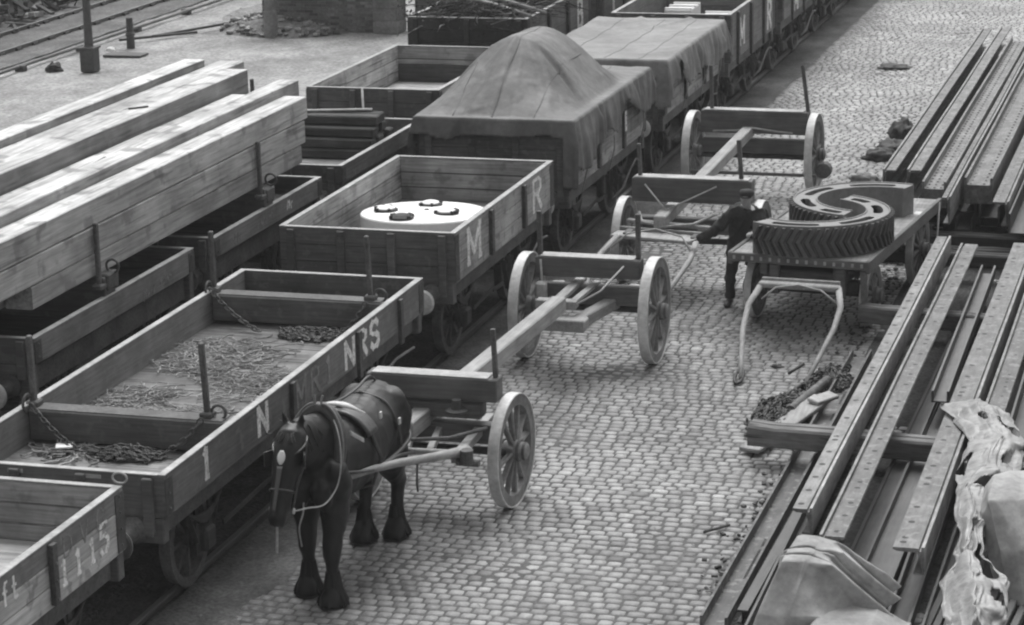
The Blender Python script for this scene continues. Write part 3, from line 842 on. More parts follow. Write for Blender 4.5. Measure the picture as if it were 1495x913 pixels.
for tp, tf, xs, y0_, y1_ in ((tpD, topD, (-11.05, -10.45, -9.8), 34.4, 39.1), (tpE, topE, (-11.1, -10.3, -9.7), 40.65, 45.3)):
    for xq in xs:
        mb = MB(); n_ = 90
        P_ = [(xq+.01*math.sin(k*.3), y0_+(y1_-y0_)*k/n_, tf(xq, y0_+(y1_-y0_)*k/n_)+.003) for k in range(n_+1)]
        P_ = [(xq, y0_-.09, P_[0][2]-.25), (xq, y0_-.085, P_[0][2]-.04)]+P_
        mb.tube(P_, .0075, 5); mb.build('seam', M_tarpD, tp)
for tp, ys in ((tpD, (34.9, 36.6, 38.6)), (tpE, (41.9, 43.4, 44.9))):
    for yq in ys:
        mb = MB(); mb.tube([(X1+.11, yq, 1.62), (X1+.10, yq+.05, 1.4), (X1-.0, yq+.12, 1.06)], .011, 6); mb.build('tie_rope', M_rope, tp)
wF = wagon('tall wagon beyond the flat tarpaulin carrying pale boxes, lettered M and R', 46.3, 51.0, X1, W1, 2.12, 1.22, 4,
           [(47.0,.12,.15),(48.35,.14,.15),(49.7,.12,.15)], M_paintY, M_paintX, M_paintY, M_floorL, 4, G1_)
word(wF, 'M', X1, 47.3, 1.4, .34, .5, .10, 1, M_white, 'white_letter'); word(wF, 'R', X1, 50.25, 1.3, .36, .55, .13, 1, M_white, 'white_letter')
for i, (cx_, cy_, sx, sy, sz, dz, lb) in enumerate(((-10.85, 49.4, .55, 1.0, .62, 1.225, 'taller pale box standing left in the wagon lettered M and R'), (-10.0, 48.9, .75, 1.3, .5, 1.225, 'lower pale box lying right in the wagon lettered M and R'))):
    t = thing('pale_crate', lb, 'crate', (cx_, cy_, dz))
    m = MB(); m.box((cx_, cy_, dz+sz/2), (sx, sy, sz), None, .02); m.build('body', M_crate, t)
    m = MB()
    for q in (-.4, 0, .4): m.box((cx_, cy_+q*sy, dz+sz+.014), (sx+.01, .1, .02), None, .004)
    m.build('batten', M_crate, t)
wG = wagon('planked wagon second from the flat tarpaulin with a bright white letter on its side', 51.95, 56.6, X1, W1, 2.2, 1.22, 4,
           [(53.1,.12,.15),(54.6,.14,.15),(56.0,.12,.15)], M_paintY, M_paintX, M_paintY, M_floor, 4, G1_)
word(wG, 'M', X1, 53.4, 1.25, .4, .6, .15, 1, M_white, 'white_letter')
wH = wagon('dark planked wagon third from the flat tarpaulin, near the top edge', 57.55, 62.2, X1, W1, 2.1, 1.22, 4,
           [(58.9,.12,.15),(60.8,.12,.15)], M_paintY, M_paintX, M_paintY, M_floor, 4, G1_)
wI = wagon('farthest planked wagon beside the road at the very top', 63.15, 67.8, X1, W1, 2.1, 1.22, 4,
           [(64.5,.12,.15),(66.4,.12,.15)], M_paintY, M_paintX, M_paintY, M_floor, 4, G1_)

# ------------------------------------------------------------------ second line of wagons
t2a = wagon('low bolster wagon under the near part of the timber load, scrawled with white chalk', 23.86, 28.33, X2, W1, 1.59, 1.32, 1, [], M_paintY, M_paintX, M_paintY, M_bark, 4, G2_)
scrawl(t2a, X2, 26.65, 1.28, .42, .16, M_faint, 1); scrawl(t2a, X2, 27.25, 1.33, .36, .17, M_faint, 2)
t2b = wagon('low bolster wagon under the far end of the timber load, faintly lettered', 29.0, 33.0, X2, W1, 1.56, 1.32, 1, [], M_paintY, M_paintX, M_paintY, M_bark, 4, G2_)
scrawl(t2b, X2, 29.6, 1.32, .35, .15, M_faint, 3); scrawl(t2b, X2, 30.5, 1.34, .5, .15, M_faint, 4); scrawl(t2b, X2, 31.6, 1.34, .2, .17, M_white, 5)
for t, yb in ((t2a, 25.9), (t2b, 31.0)):
    bolster(t, yb, X2-2.3, X2-.02, 1.3, 1.83, .3)
    stake(t, (X2-.075, yb-.17, 1.70), (X2-.075, yb-.17, 2.50))
    m = MB(); ring(m, (X2-.02, yb+.1, 1.92), .08, .016); m.build('stake_ring', M_ironL, t)
m = MB(); m.box((X2-.1, 25.95, 1.76), (.22, .3, .2), None, .02); m.build('bolster_block', M_ironL, t2a)
m = MB(); m.box((X2-.1, 31.05, 1.72), (.2, .3, .2), None, .02); m.build('bolster_block', M_ironL, t2b)
t2c = wagon('low sided wagon holding the dark stack of old sleepers, behind the timber load', 33.85, 37.75, X2, W1, 1.55, 1.32, 1, [], M_paintY, M_paintX, M_paintY, M_floor, 4, G2_)
stake(t2c, (X2-2.33, 36.2, 1.56), (X2-2.34, 36.2, 2.42))
for j, (yy, z) in enumerate(((35.55,1.225),(35.83,1.225),(36.1,1.225),(36.38,1.225),(36.66,1.225),(35.6,1.385),(35.9,1.385),(36.2,1.385),(36.5,1.385),(35.7,1.545),(36.0,1.545),(36.3,1.545),(35.85,1.705),(36.15,1.705))):
    L_ = 2.0+rng.uniform(-.12,.08); xc = -13.78+rng.uniform(-.05,.05)
    mb = MB(); mb.box((xc, yy, z+.175), (L_, .25, .148), rotz(rng.uniform(-.03,.03)), .02, rng.uniform(.7,1.4))
    lays = {1.225:'bottom', 1.385:'second', 1.545:'third', 1.705:'top'}[z]
    tag(mb.build('old_sleeper', M_bark, None, (xc, yy, z)), 'dark old sleeper in the %s layer of the stack on the low wagon' % lays, 'sleeper', 'old sleepers stacked on the low wagon')
mb = MB(); mb.beam((-14.8, 35.75, 1.975), (-12.95, 36.2, 1.985), .12, .03); tag(mb.build('loose_board', M_bareX, None, (-13.9,35.9,1.87)), 'thin pale board lying on top of the old sleepers', 'board')
t2d = wagon('empty planked wagon with a pale floor in front of the branch load', 38.6, 43.28, X2, W1, 1.88, 1.22, 3, [(40.2,.11,0),(41.7,.11,0)], M_midY, M_paintX, M_bareY, M_floorL, 4, G2_)
m = MB(); m.bb(X2-W1+.08, X2-.08, 43.16, 43.205, 1.23, 1.55, .01); m.build('inner_board', M_bark, t2d)
m = MB(); m.tube([(-13.95, 38.52, 1.92), (-13.86, 38.3, 1.55), (-13.78, 38.1, 1.3)], .02, 7)
m.build('shunting_pole', M_edge, t2d)
t2e = wagon('tall wagon loaded with dark branches, in front of the brick wall', 44.03, 48.75, X2, W1, 2.3, 1.22, 5, [(45.5,.13,.1),(46.9,.13,.1)], M_paintY, M_gearD, M_paintY, M_floor, 3, G2_)
word(t2e, 'B', X2, 47.75, 1.62, .32, .52, .13, 1, M_white, 'white_letter')
t2f = wagon('planked wagon behind the branch load on the second track', 49.7, 54.4, X2, W1, 2.2, 1.22, 4, [(51.6,.11,0),(52.9,.11,0)], M_paintY, M_paintX, M_paintY, M_floor, 4, G2_)
word(t2f, 'I', X2, 50.6, 1.6, .3, .5, .16, 1, M_white, 'white_letter')
t2g = wagon('planked wagon at the far end of the second track, top edge', 55.3, 60, X2, W1, 2.2, 1.22, 4, [(56.9,.11,0),(58.2,.11,0)], M_paintY, M_paintX, M_paintY, M_floor, 4, G2_)
# branches
rr = random.Random(11); mb = MB()
for _ in range(900):
    x = rr.uniform(-15.1, -12.85); y = rr.uniform(43.95, 48.6); z = 2.15+rr.uniform(0, .42)*(1-abs((x+13.9)/1.5)**2)
    a = rr.gauss(0, .8) + (0 if rr.random() < .7 else 1.5); el = rr.uniform(-.25, .3); L_ = rr.uniform(.25, .9)
    d = V((math.cos(a)*math.cos(el), math.sin(a)*math.cos(el), math.sin(el)))
    p = V((x, y, z)); q = p+d*L_*.5+V((rr.uniform(-.04,.04), rr.uniform(-.04,.04), rr.uniform(-.03,.05))); e = p+d*L_
    mb.tube([p, q, e], [.014, .010, .005], 5, tone=rr.choice((.5, .8, 1, 1.6, 3.5)))
for _ in range(1500):
    x = rr.uniform(-15.25, -12.85); y = rr.uniform(43.9, 47); z = 1.95+rr.uniform(0, .6)
    if y > 44.1 and z < 2.25: z = 2.3
    s_ = rr.uniform(.02, .06); a = rr.uniform(0, 6.28); n_ = V((rr.uniform(-1,1), rr.uniform(-1,1), rr.uniform(-1,1))).normalized(); u = n_.orthogonal().normalized(); w_ = n_.cross(u)
    p = V((x, y if y > 44.1 else 43.98, z)); mb.add([p, p+u*s_, p+u*s_+w_*s_*.6, p+w_*s_*.6], [(0,1,2,3)], rr.choice((.4,.7,1,1.5)))
tag(mb.build('branches', M_brush, None, (-13.9, 46, 2.1)), 'dark tangle of branches heaped on the tall wagon', 'branches', None, 'stuff')
for k, (p0, p1, lb) in enumerate((((-14.4, 45.6, 2.62), (-12.4, 44.5, 2.37), 'upper pale pole lying across the branch load'), ((-14.2, 45.0, 2.58), (-12.6, 44.2, 2.34), 'lower pale pole lying across the branch load'))):
    mb = MB(); mb.tube([p0, tuple((V(p0)+V(p1))/2+V((0,0,.02))), p1], [.045, .04, .032], 9)
    tag(mb.build('long_pole', M_cartP, None, p0), lb, 'pole')

# ------------------------------------------------------------------ timber load
GT = 'sawn baulks of the timber load'
TB = [  # x0,x1,z0,z1,ynear,yfar,tone,label
 (-13.10,-12.76,1.85,2.11,24.15,32.58,.80,'lowest baulk on the right of the timber load, its near end short and mottled'),
 (-13.10,-12.75,2.125,2.445,20.5,32.72,.95,'middle baulk on the right face of the timber load'),
 (-13.10,-12.75,2.46,2.775,20.5,32.85,1.0,'top baulk on the right face of the timber load, with a bright upper edge'),
 (-13.42,-13.12,2.46,2.90,20.5,33.5,.98,'narrow baulk standing proud just inside the right top baulk'),
 (-13.98,-13.44,2.46,2.75,20.5,33.0,1.02,'wide flat baulk in the sunken row in the middle of the load'),
 (-14.44,-14.02,2.62,2.99,20.5,33.75,.92,'high baulk with a dark side face left of the sunken row'),
 (-14.86,-14.46,2.6,2.955,20.5,34.7,.86,'longest baulk reaching farthest back behind the high baulk'),
 (-15.0,-14.88,2.6,2.90,20.5,31.2,.82,'thin plank wedged beside the leftmost baulk'),
 (-15.36,-15.03,2.6,3.0,20.5,34.5,1.12,'leftmost pale baulk along the far edge of the load'),
]
def baulk(x0,x1,z0,z1,ya,yb,tone,label,group=GT,side=.9):
    mb = MB(); n_ = 12; rr = random.Random(int(x0*100)+int(z0*1000)); vs = []
    ch = .012
    for i in range(n_+1):
        y = ya+(yb-ya)*i/n_
        j = [rr.uniform(-.004, .004) for _ in range(4)]
        a, b, c, d = x0+j[0], x1+j[1], z0+j[2]*.3, z1+j[3]*.6
        vs += [(a+ch,y,c),(b-ch,y,c),(b,y,c+ch),(b,y,d-ch),(b-ch,y,d),(a+ch,y,d),(a,y,d-ch),(a,y,c+ch)]
    fs = [(i*8+k, i*8+(k+1)%8, (i+1)*8+(k+1)%8, (i+1)*8+k) for i in range(n_) for k in range(8)]
    fs += [tuple(range(7,-1,-1)), tuple(n_*8+k for k in range(8))]
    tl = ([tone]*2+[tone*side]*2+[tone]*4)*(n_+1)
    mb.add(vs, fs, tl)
    return tag(mb.build('timber_baulk', M_timber, None, (x0, ya, z0), fix=True), label, 'timber baulk', group)
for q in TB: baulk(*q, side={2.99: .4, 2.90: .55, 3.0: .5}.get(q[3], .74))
for (a, b) in ((-13.98,-13.55),(-14.5,-14.05),(-14.95,-14.55)):
    baulk(a, b, 1.85, 2.2, 22, 32.4, .8, 'baulk buried in the lower layers of the timber load')
    baulk(a, b, 2.215, 2.44 if a > -14 else 2.59, 20.5, 32.6, .8, 'baulk buried in the lower layers of the timber load')
baulk(-13.5,-13.13,1.85,2.11,22,32.4,.8,'baulk buried in the lower layers of the timber load'); baulk(-13.5,-13.13,2.125,2.445,20.5,32.6,.8,'baulk buried in the lower layers of the timber load')
baulk(-15.3,-14.98,1.85,2.59,21,32.6,.8,'baulk buried in the lower layers of the timber load')
for (p0, p1, lb) in (((-13.62,27.0,2.765),(-13.72,28.2,2.765),'short dark stick lying in the sunken row of the timber load'), ((-14.15,30.5,3.005),(-14.35,30.3,3.0),'loose splinter lying on the high baulk')):
    mb = MB(); mb.beam(p0, p1, .035, .02); tag(mb.build('wood_offcut', M_bark, None, p0), lb, 'wood offcut')
# ------------------------------------------------------------------ horse drawn timber carriages
def spoked_wheel(parent, c, D, tread, face=1, steer=0.0, nsp=12, hubL=.34):
    """wheel with its axle along x, outward side = face (+1 / -1)"""
    Mx = Matrix.Translation(V(c)) @ Matrix.Rotation(steer, 4, 'Z') @ Matrix.Rotation(R(90)*face, 4, 'Y')
    r = D/2; h = tread/2; q = .018
    m = MB(); m.lathe([(r-.13,-h*.8),(r-q,-h*.85),(r-q,h*.85),(r-.13,h*.8),(r-.14,0)], 56, Mx, closed=True)
    w_ = m.build('wheel', M_felloe, parent, fix=True)
    m = MB(); m.lathe([(r-q+.0008,-h),(r-.004,-h),(r,-h+.006),(r,h-.006),(r-.004,h),(r-q+.0008,h)], 64, Mx, closed=True); m.build('tyre', M_tyre, w_, fix=True)
    m = MB(); m.lathe([(.055,-hubL*.45),(.085,-hubL*.43),(.10,-hubL*.2),(.125,0),(.105,hubL*.25),(.085,hubL*.5),(.06,hubL*.54),(.03,hubL*.55)], 24, Mx); m.build('hub', M_felloe, w_)
    m = MB()
    for zz, rr_ in ((-.1, .112), (.09, .118), (.15, .095)): m.lathe([(rr_-.02,zz-.014),(rr_+.004,zz-.014),(rr_+.004,zz+.014),(rr_-.02,zz+.014)], 24, Mx, closed=True)
    m.build('hub_band', M_ironL, w_)
    m = MB(); m.beam(Mx @ V((.09,0,.0)), Mx @ V((r-.12,0,-.0)), .04, .062, tuple(Mx.to_3x3() @ V((0,0,1))), .012)
    sp0 = None
    for k in range(nsp):
        a = 2*math.pi*k/nsp + .1
        Mk = Mx @ Matrix.Rotation(a, 4, 'Z')
        m = MB(); m.beam(Mk @ V((.09,0,.02)), Mk @ V((r-.12,0,-.0)), .042, .06, tuple(Mk.to_3x3() @ V((0,0,1))), .012)
        m.build('spoke', M_felloe, w_)
    return w_
def truss(m, p0, pm, p1, r=.012): m.tube([p0, pm, p1], r, 6)

GC = 'timber carriages standing on the setts'
# --- carriage A : the one with the horse in the shafts
cA = thing('timber_carriage', 'nearer timber carriage with the dark horse standing in its shafts', 'timber carriage', (-7.95, 24, 0), GC)
YA = 23.97; HA = .62
spoked_wheel(cA, (-7.17, YA+.1, .62), 1.24, .12, 1, R(-3)); spoked_wheel(cA, (-8.80, YA-.02, .62), 1.24, .12, -1, R(-3))
m = MB(); m.bb(-8.72, -7.26, YA-.12, YA+.12, 1.20, 1.45, .012); b = m.build('bolster', M_cart, cA)
m = MB(); m.bb(-8.66, -7.36, YA-.11, YA+.11, 1.451, 1.466, .004); m.build('bolster_plate', M_edge, b)
m = MB(); m.bb(-8.66, -7.30, YA-.08, YA+.10, .72, .93, .012); m.build('axle_bed', M_cart, cA)
m = MB(); m.bb(-8.5, -7.45, YA-.10, YA+.14, 1.0, 1.16, .012); m.build('sand_board', M_cart, cA)
m = MB()
for xx in (-8.32, -7.68): m.lathe([(.03,0),(.06,.01),(.115,.02),(.12,.045),(.06,.06),(.05,.16)], 20, Matrix.Translation((xx, YA-.2, 1.08)))
m.build('bolster_bearing', M_ironL, cA)
m = MB(); m.cyl((-8.78, YA+.02, .62), (-7.2, YA+.02, .62), .045, 12); m.build('axle', M_iron, cA)
m = MB(); m.beam((-8.13, 23.35, .99), (-7.88, 28.65, 1.02), .19, .20, ch=.015); m.build('pole', M_cartP, cA)
m = MB()
for yy in (26.0, 27.4): m.box((-8.13+.25*(yy-23.35)/5.3, yy, .84), (.10, .3, .16), None, .02)
m.box((-8.03,25.6,.86),(.16,.5,.07),None,.01)
m.build('pole_bracket', M_cartP, cA)
# futchells running forward to the swingle bars
m = MB()
m.beam((-8.35, 24.4, .86), (-8.0, 22.95, .86), .09, .10); m.beam((-7.5, 24.4, .86), (-7.45, 22.95, .86), .09, .10)
m.beam((-8.0, 24.3, .84), (-7.75, 22.98, .86), .07, .08)
m.build('futchell', M_cartP, cA)
m = MB()
m.tube([(-8.62, 23.6, .98), (-8.35, 23.25, .98), (-7.95, 23.12, .98), (-7.6, 23.25, .98), (-7.3, 23.6, 1.0)], .022, 8)
m.build('turntable_iron', M_ironL, cA)
m = MB()
m.tube([(-8.55, 22.86, .93), (-7.45, 22.93, .93), (-7.33, 22.98, .91)], .035, 9); m.tube([(-8.5, 22.70, .90), (-7.6, 22.78, .90)], .03, 9)
m.build('crossbar', M_cartP, cA)
m = MB(); m.cyl((-7.3, 22.88, .84), (-7.3, 22.88, .99), .07, 14); m.cyl((-7.42, 22.92, .84), (-7.18, 22.92, .84), .04, 10); m.build('shaft_socket', M_ironL, cA)
def shaft(parent, pts, w0, w1):
    m = MB(); n_ = len(pts)
    m.tube(pts, [w0+(w1-w0)*i/(n_-1) for i in range(n_)], 10); return m.build('shaft', M_cartP, parent)
for sx in (0, 1):
    if sx == 0: P_ = [(-7.34, 23.05, .93), (-7.52, 22.5, 1.02), (-7.72, 21.95, 1.12), (-7.84, 21.5, 1.19), (-7.93, 21.12, 1.23)]
    else: P_ = [(-8.50, 22.95, .93), (-8.56, 22.4, 1.02), (-8.62, 21.9, 1.12), (-8.61, 21.5, 1.19), (-8.57, 21.12, 1.23)]
    shaft(cA, P_, .052, .03)
m = MB(); m.tube([P_0 for P_0 in ((-7.62,22.25,1.03),(-7.63,22.25,.82),(-7.63,22.27,.72))], .012, 6); m.build('hanging_hook', M_ironL, cA)
for xx in (-7.30,):
    m = MB(); m.beam((xx, YA, 1.44), (xx-.02, YA, 1.98 if xx > -8 else 1.9), .05, .055, (0,1,0)); m.build('stake', M_ironL, cA)
# rear carriage of A
YR = 29.75
spoked_wheel(cA, (-6.93, YR+.06, .69), 1.38, .13, 1, 0); spoked_wheel(cA, (-8.62, YR+.02, .69), 1.38, .13, -1, 0)
m = MB(); m.bb(-8.46, -7.08, YR-.12, YR+.12, 1.12, 1.37, .012); b = m.build('bolster', M_cart, cA)
m = MB(); m.bb(-8.40, -7.16, YR-.11, YR+.11, 1.371, 1.385, .004); m.build('bolster_plate', M_edge, b)
m = MB(); m.bb(-8.45, -7.1, YR-.09, YR+.09, .76, 1.0, .012); m.build('axle_bed', M_cart, cA)
m = MB(); m.cyl((-8.6, YR+.04, .69), (-6.95, YR+.04, .69), .045, 12); m.build('axle', M_iron, cA)
m = MB()
m.beam((-7.72, 28.72, .74), (-7.30, 30.4, .80), .17, .15, ch=.015); m.beam((-8.02, 28.72, .74), (-8.36, 30.4, .80), .17, .15, ch=.015)
m.bb(-8.08, -7.55, 28.62, 28.86, .67, .82, .015)
m.build('hound', M_cartP, cA)
m = MB(); m.beam((-7.96, 28.95, 1.0), (-7.93, 30.0, 1.02), .13, .06); m.beam((-7.77, 28.95, .98), (-7.70, 29.9, 1.0), .09, .05); m.bb(-8.25, -7.72, 28.86, 29.02, .90, 1.0, .01)
m.build('coupling_plate', M_cartP, cA)
m = MB(); truss(m, (-7.28, YR-.15, 1.3), (-7.5, 29.25, 1.05), (-7.72, 28.9, .96), .013); truss(m, (-8.38, YR-.14, 1.34), (-8.36, YR-.16, 1.1), (-8.34, YR-.2, .95), .018)
m.box((-8.35, YR-.22, .95), (.14, .12, .24), None, .03)
m.build('stay_iron', M_edge, cA)
for xx, zt in ((-8.42, 1.95), (-7.12, 1.96)):
    m = MB(); m.beam((xx, YR, 1.37), (xx, YR-.02, zt), .06, .06, (0,1,0)); m.build('stake', M_ironL, cA)

# --- carriage B : farther, no horse
cB = thing('timber_carriage', 'farther timber carriage without a horse, its shafts lowered towards the man', 'timber carriage', (-7.6, 34, 0), GC)
YB = 34.0
spoked_wheel(cB, (-8.33, YB-.05, .62), 1.24, .12, -1, 0); spoked_wheel(cB, (-6.35, YB+.05, .62), 1.24, .12, 1, 0)
m = MB(); m.bb(-8.2, -6.45, YB-.13, YB+.13, 1.20, 1.545, .012); b = m.build('bolster', M_cart, cB)
m = MB(); m.bb(-8.16, -6.5, YB-.12, YB+.12, 1.546, 1.56, .004); m.build('bolster_plate', M_edge, b)
m = MB(); m.bb(-8.15, -6.5, YB-.1, YB+.1, .74, .96, .012); m.build('axle_bed', M_cart, cB)
m = MB(); m.cyl((-8.3, YB, .62), (-6.4, YB, .62), .045, 12); m.build('axle', M_iron, cB)
m = MB(); m.beam((-7.66, 33.3, 1.03), (-7.72, 40.3, 1.05), .18, .18, ch=.015); m.build('pole', M_cartP, cB)
m = MB(); truss(m, (-8.0, YB-.15, 1.46), (-7.66, YB-.3, 1.12), (-6.95, YB-.15, 1.46), .014)
m.tube([(-8.05, 33.7, 1.08), (-7.95, 33.45, 1.0), (-7.6, 33.3, .97), (-7.2, 33.4, 1.0), (-6.95, 33.7, 1.08)], .02, 7); m.build('stay_iron', M_edge, cB)
m = MB(); m.beam((-8.3, 33.2, .86), (-7.03, 32.98, .86), .30, .05, ch=.01); m.build('footboard', M_cartP, cB)
m = MB(); m.beam((-8.2, 33.62, .97), (-6.95, 33.42, .95), .09, .05); m.beam((-8.35, 33.45, .90), (-7.0, 33.25, .90), .05, .05); m.build('crossbar', M_cartP, cB)
m = MB(); m.beam((-8.1, 34.1, .84), (-8.1, 33.1, .86), .1, .1); m.beam((-7.1, 34.1, .84), (-7.1, 33.0, .86), .1, .1); m.build('futchell', M_cart, cB)
shaft(cB, [(-8.22, 33.05, .86), (-8.3, 32.4, .76), (-8.28, 31.7, .62), (-8.2, 31.0, .45)], .045, .03)
shaft(cB, [(-7.05, 32.9, .86), (-7.0, 32.3, .76), (-7.06, 31.7, .62), (-7.15, 31.0, .45)], .045, .03)
m = MB(); m.tube([(-8.2, 32.6, .8), (-8.0, 32.75, .98), (-7.6, 32.8, 1.05), (-7.2, 32.7, .98), (-7.03, 32.5, .8)], .014, 6); m.build('breeching_bow', M_edge, cB)
m = MB(); m.beam((-8.1, YB, 1.54), (-8.12, YB, 2.02), .055, .055, (0,1,0)); m.build('stake', M_ironL, cB)
m = MB(); m.beam((-6.62, YB, 1.54), (-6.66, YB, 2.12), .06, .06, (0,1,0)); m.build('stake', M_ironL, cB)
YQ = 40.3
spoked_wheel(cB, (-6.62, YQ+.05, .68), 1.36, .13, 1, 0); spoked_wheel(cB, (-8.68, YQ, .68), 1.36, .13, -1, 0)
m = MB(); m.bb(-8.52, -6.70, YQ-.13, YQ+.13, 1.02, 1.40, .012); b = m.build('bolster', M_cart, cB)
m = MB(); m.bb(-8.46, -6.78, YQ-.12, YQ+.12, 1.401, 1.415, .004); m.build('bolster_plate', M_edge, b)
m = MB(); m.bb(-8.5, -6.75, YQ-.1, YQ+.1, .68, .92, .012); m.build('axle_bed', M_cart, cB)
m = MB(); m.cyl((-8.65, YQ, .62), (-6.65, YQ, .62), .045, 12); m.build('axle', M_iron, cB)
m = MB(); m.beam((-8.62, YQ-.5, .42), (-6.5, YQ-.5, .42), .06, .05); m.build('brake_beam', M_cart, cB)
m = MB(); m.tube([(-8.3, YQ-.18, 1.06), (-7.9, YQ-.2, 1.08), (-7.6, YQ-.2, 1.13), (-7.2, YQ-.2, 1.08), (-6.95, YQ-.18, 1.06)], .018, 7)
m.build('stay_iron', M_edge, cB)
m = MB(); m.cyl((-6.42, YQ-.25, .45), (-6.42, YQ-.05, .45), .13, 12); m.build('brake_block', M_ironL, cB)
m = MB(); m.beam((-8.35, YQ, 1.4), (-8.37, YQ, 2.14), .06, .06, (0,1,0)); m.build('stake', M_ironL, cB)
m = MB(); m.beam((-6.72, YQ, 1.4), (-6.84, YQ+.1, 2.16), .06, .06, (0,1,0)); m.build('stake', M_ironL, cB)

# ------------------------------------------------------------------ dray with the gear castings
dA = R(-6.5); dO = V((-5.37, 31.52, 0))         # middle of the front edge
MD = Matrix.Translation(dO) @ Matrix.Rotation(dA, 4, 'Z'); MD3 = Matrix.Rotation(dA, 3, 'Z')
def D(x, y, z): return MD @ V((x, y, z))
dr_ = thing('dray', 'low flat dray carrying the two curved gear castings, its shafts resting on the setts', 'dray', (dO.x, dO.y, 0))
m = MB(); yy = .06
while yy < 4.0:
    m.box(D(0, yy+.1, 1.03), (1.84, .196, .04), MD3, .004, rng.uniform(.8, 1.2)); yy += .2
m.build('deck', M_deck, dr_)
for s in (-1, 1):
    m = MB(); m.box(D(s*.945, 2.03, .985), (.06, 4.1, .17), MD3, .008); m.build('side_rail', M_cart, dr_)
m = MB(); m.box(D(0, -.0, 1.0), (1.95, .06, .12), MD3, .008)
m.build('front_rail', M_cart, dr_)
m = MB()
for k in range(15): m.box(D(-.88+.125*k, -.036, 1.0), (.035, .014, .05), MD3, .004)
m.build('rail_stud', M_edge, dr_)
m = MB()
for s in (-.5, .5): m.box(D(s, 2.03, .87), (.1, 3.9, .2), MD3, .01)
m.box(D(0, .72, .72), (1.15, .9, .16), MD3, .02); m.box(D(0, 1.9, .74), (1.0, 1.1, .22), MD3, .02)
for yy in (.5, 1.4, 2.4, 3.5): m.box(D(0, yy, .93), (1.8, .1, .08), MD3, .01)
m.build('frame', M_cart, dr_)
for (yy, DD, xx) in ((.72, .86, .80), (3.1, 1.06, .86)):
    for s in (-1, 1):
        c = D(s*xx, yy, DD/2)
        wh = spoked_wheel(dr_, tuple(c), DD, .10, s, dA, 12, .3)
    m = MB(); m.cyl(D(-xx, yy, DD/2), D(xx, yy, DD/2), .045, 10); m.box(D(0, yy, DD/2+.1), (1.3, .12, .16), MD3, .01); m.build('axle', M_iron, dr_)
    for s in (-1, 1):
        m = MB()
        for k in range(4): m.tube([D(s*.62, yy-.45+.06*k, .84-.02*k), D(s*.62, yy, .70-.02*k), D(s*.62, yy+.45-.06*k, .84-.02*k)], .018, 6)
        m.build('spring', M_ironL, dr_)
for q_ in (-.35, .55):
    m = MB(); m.box(D(q_, .1, .72), (.13, .1, .4), MD3, .01); m.build('bracket', M_cart, dr_)
m = MB(); m.beam((-5.80, 31.0, .80), (-4.72, 30.93, .80), .15, .07, ch=.015); m.beam((-5.78, 31.12, .84), (-4.74, 31.06, .84), .05, .05); m.build('crossbar', M_cartP, dr_)
shaft(dr_, [(-5.76, 31.0, .80), (-5.86, 30.6, .62), (-5.84, 30.1, .42), (-5.74, 29.5, .2), (-5.67, 29.1, .06)], .045, .028)
shaft(dr_, [(-4.74, 30.93, .80), (-4.66, 30.6, .64), (-4.68, 30.2, .46), (-4.78, 29.6, .22), (-4.85, 29.05, .05)], .045, .028)
m = MB(); m.tube([(-5.72, 30.75, .66), (-5.55, 30.85, .8), (-5.25, 30.88, .84), (-4.95, 30.8, .8), (-4.72, 30.7, .66)], .012, 6); m.build('breeching_bow', M_edge, dr_)
m = MB()
pts = [(-5.70+.05*math.cos(a), 29.15+.16*math.sin(a), .07+.05*math.sin(a)) for a in np.linspace(0, 2*math.pi, 14)[:-1]]
m.tube(pts, .022, 6, closed=True)
m.build('shaft_chain', M_iron, dr_); m = MB()
m.tube([(-4.87, 29.05, .05), (-4.95, 28.9, .03), (-4.9, 28.75, .03)], .025, 6); m.tube([(-4.93, 29.45, .2), (-5.05, 29.4, .12), (-5.1, 29.3, .1)], .02, 6)
m.build('shaft_chain', M_iron, dr_)
m = MB(); m.beam(D(.86, .10, .90), D(.84, .25, .45), .09, .04, (0,1,0)); m.build('step_iron', M_felloe, dr_)
m = MB(); m.tube([D(.98, 3.9, 1.05), D(1.0, 3.7, .5), D(1.0, 3.65, .25)], .014, 6); m.build('tail_chain', M_edge, dr_)

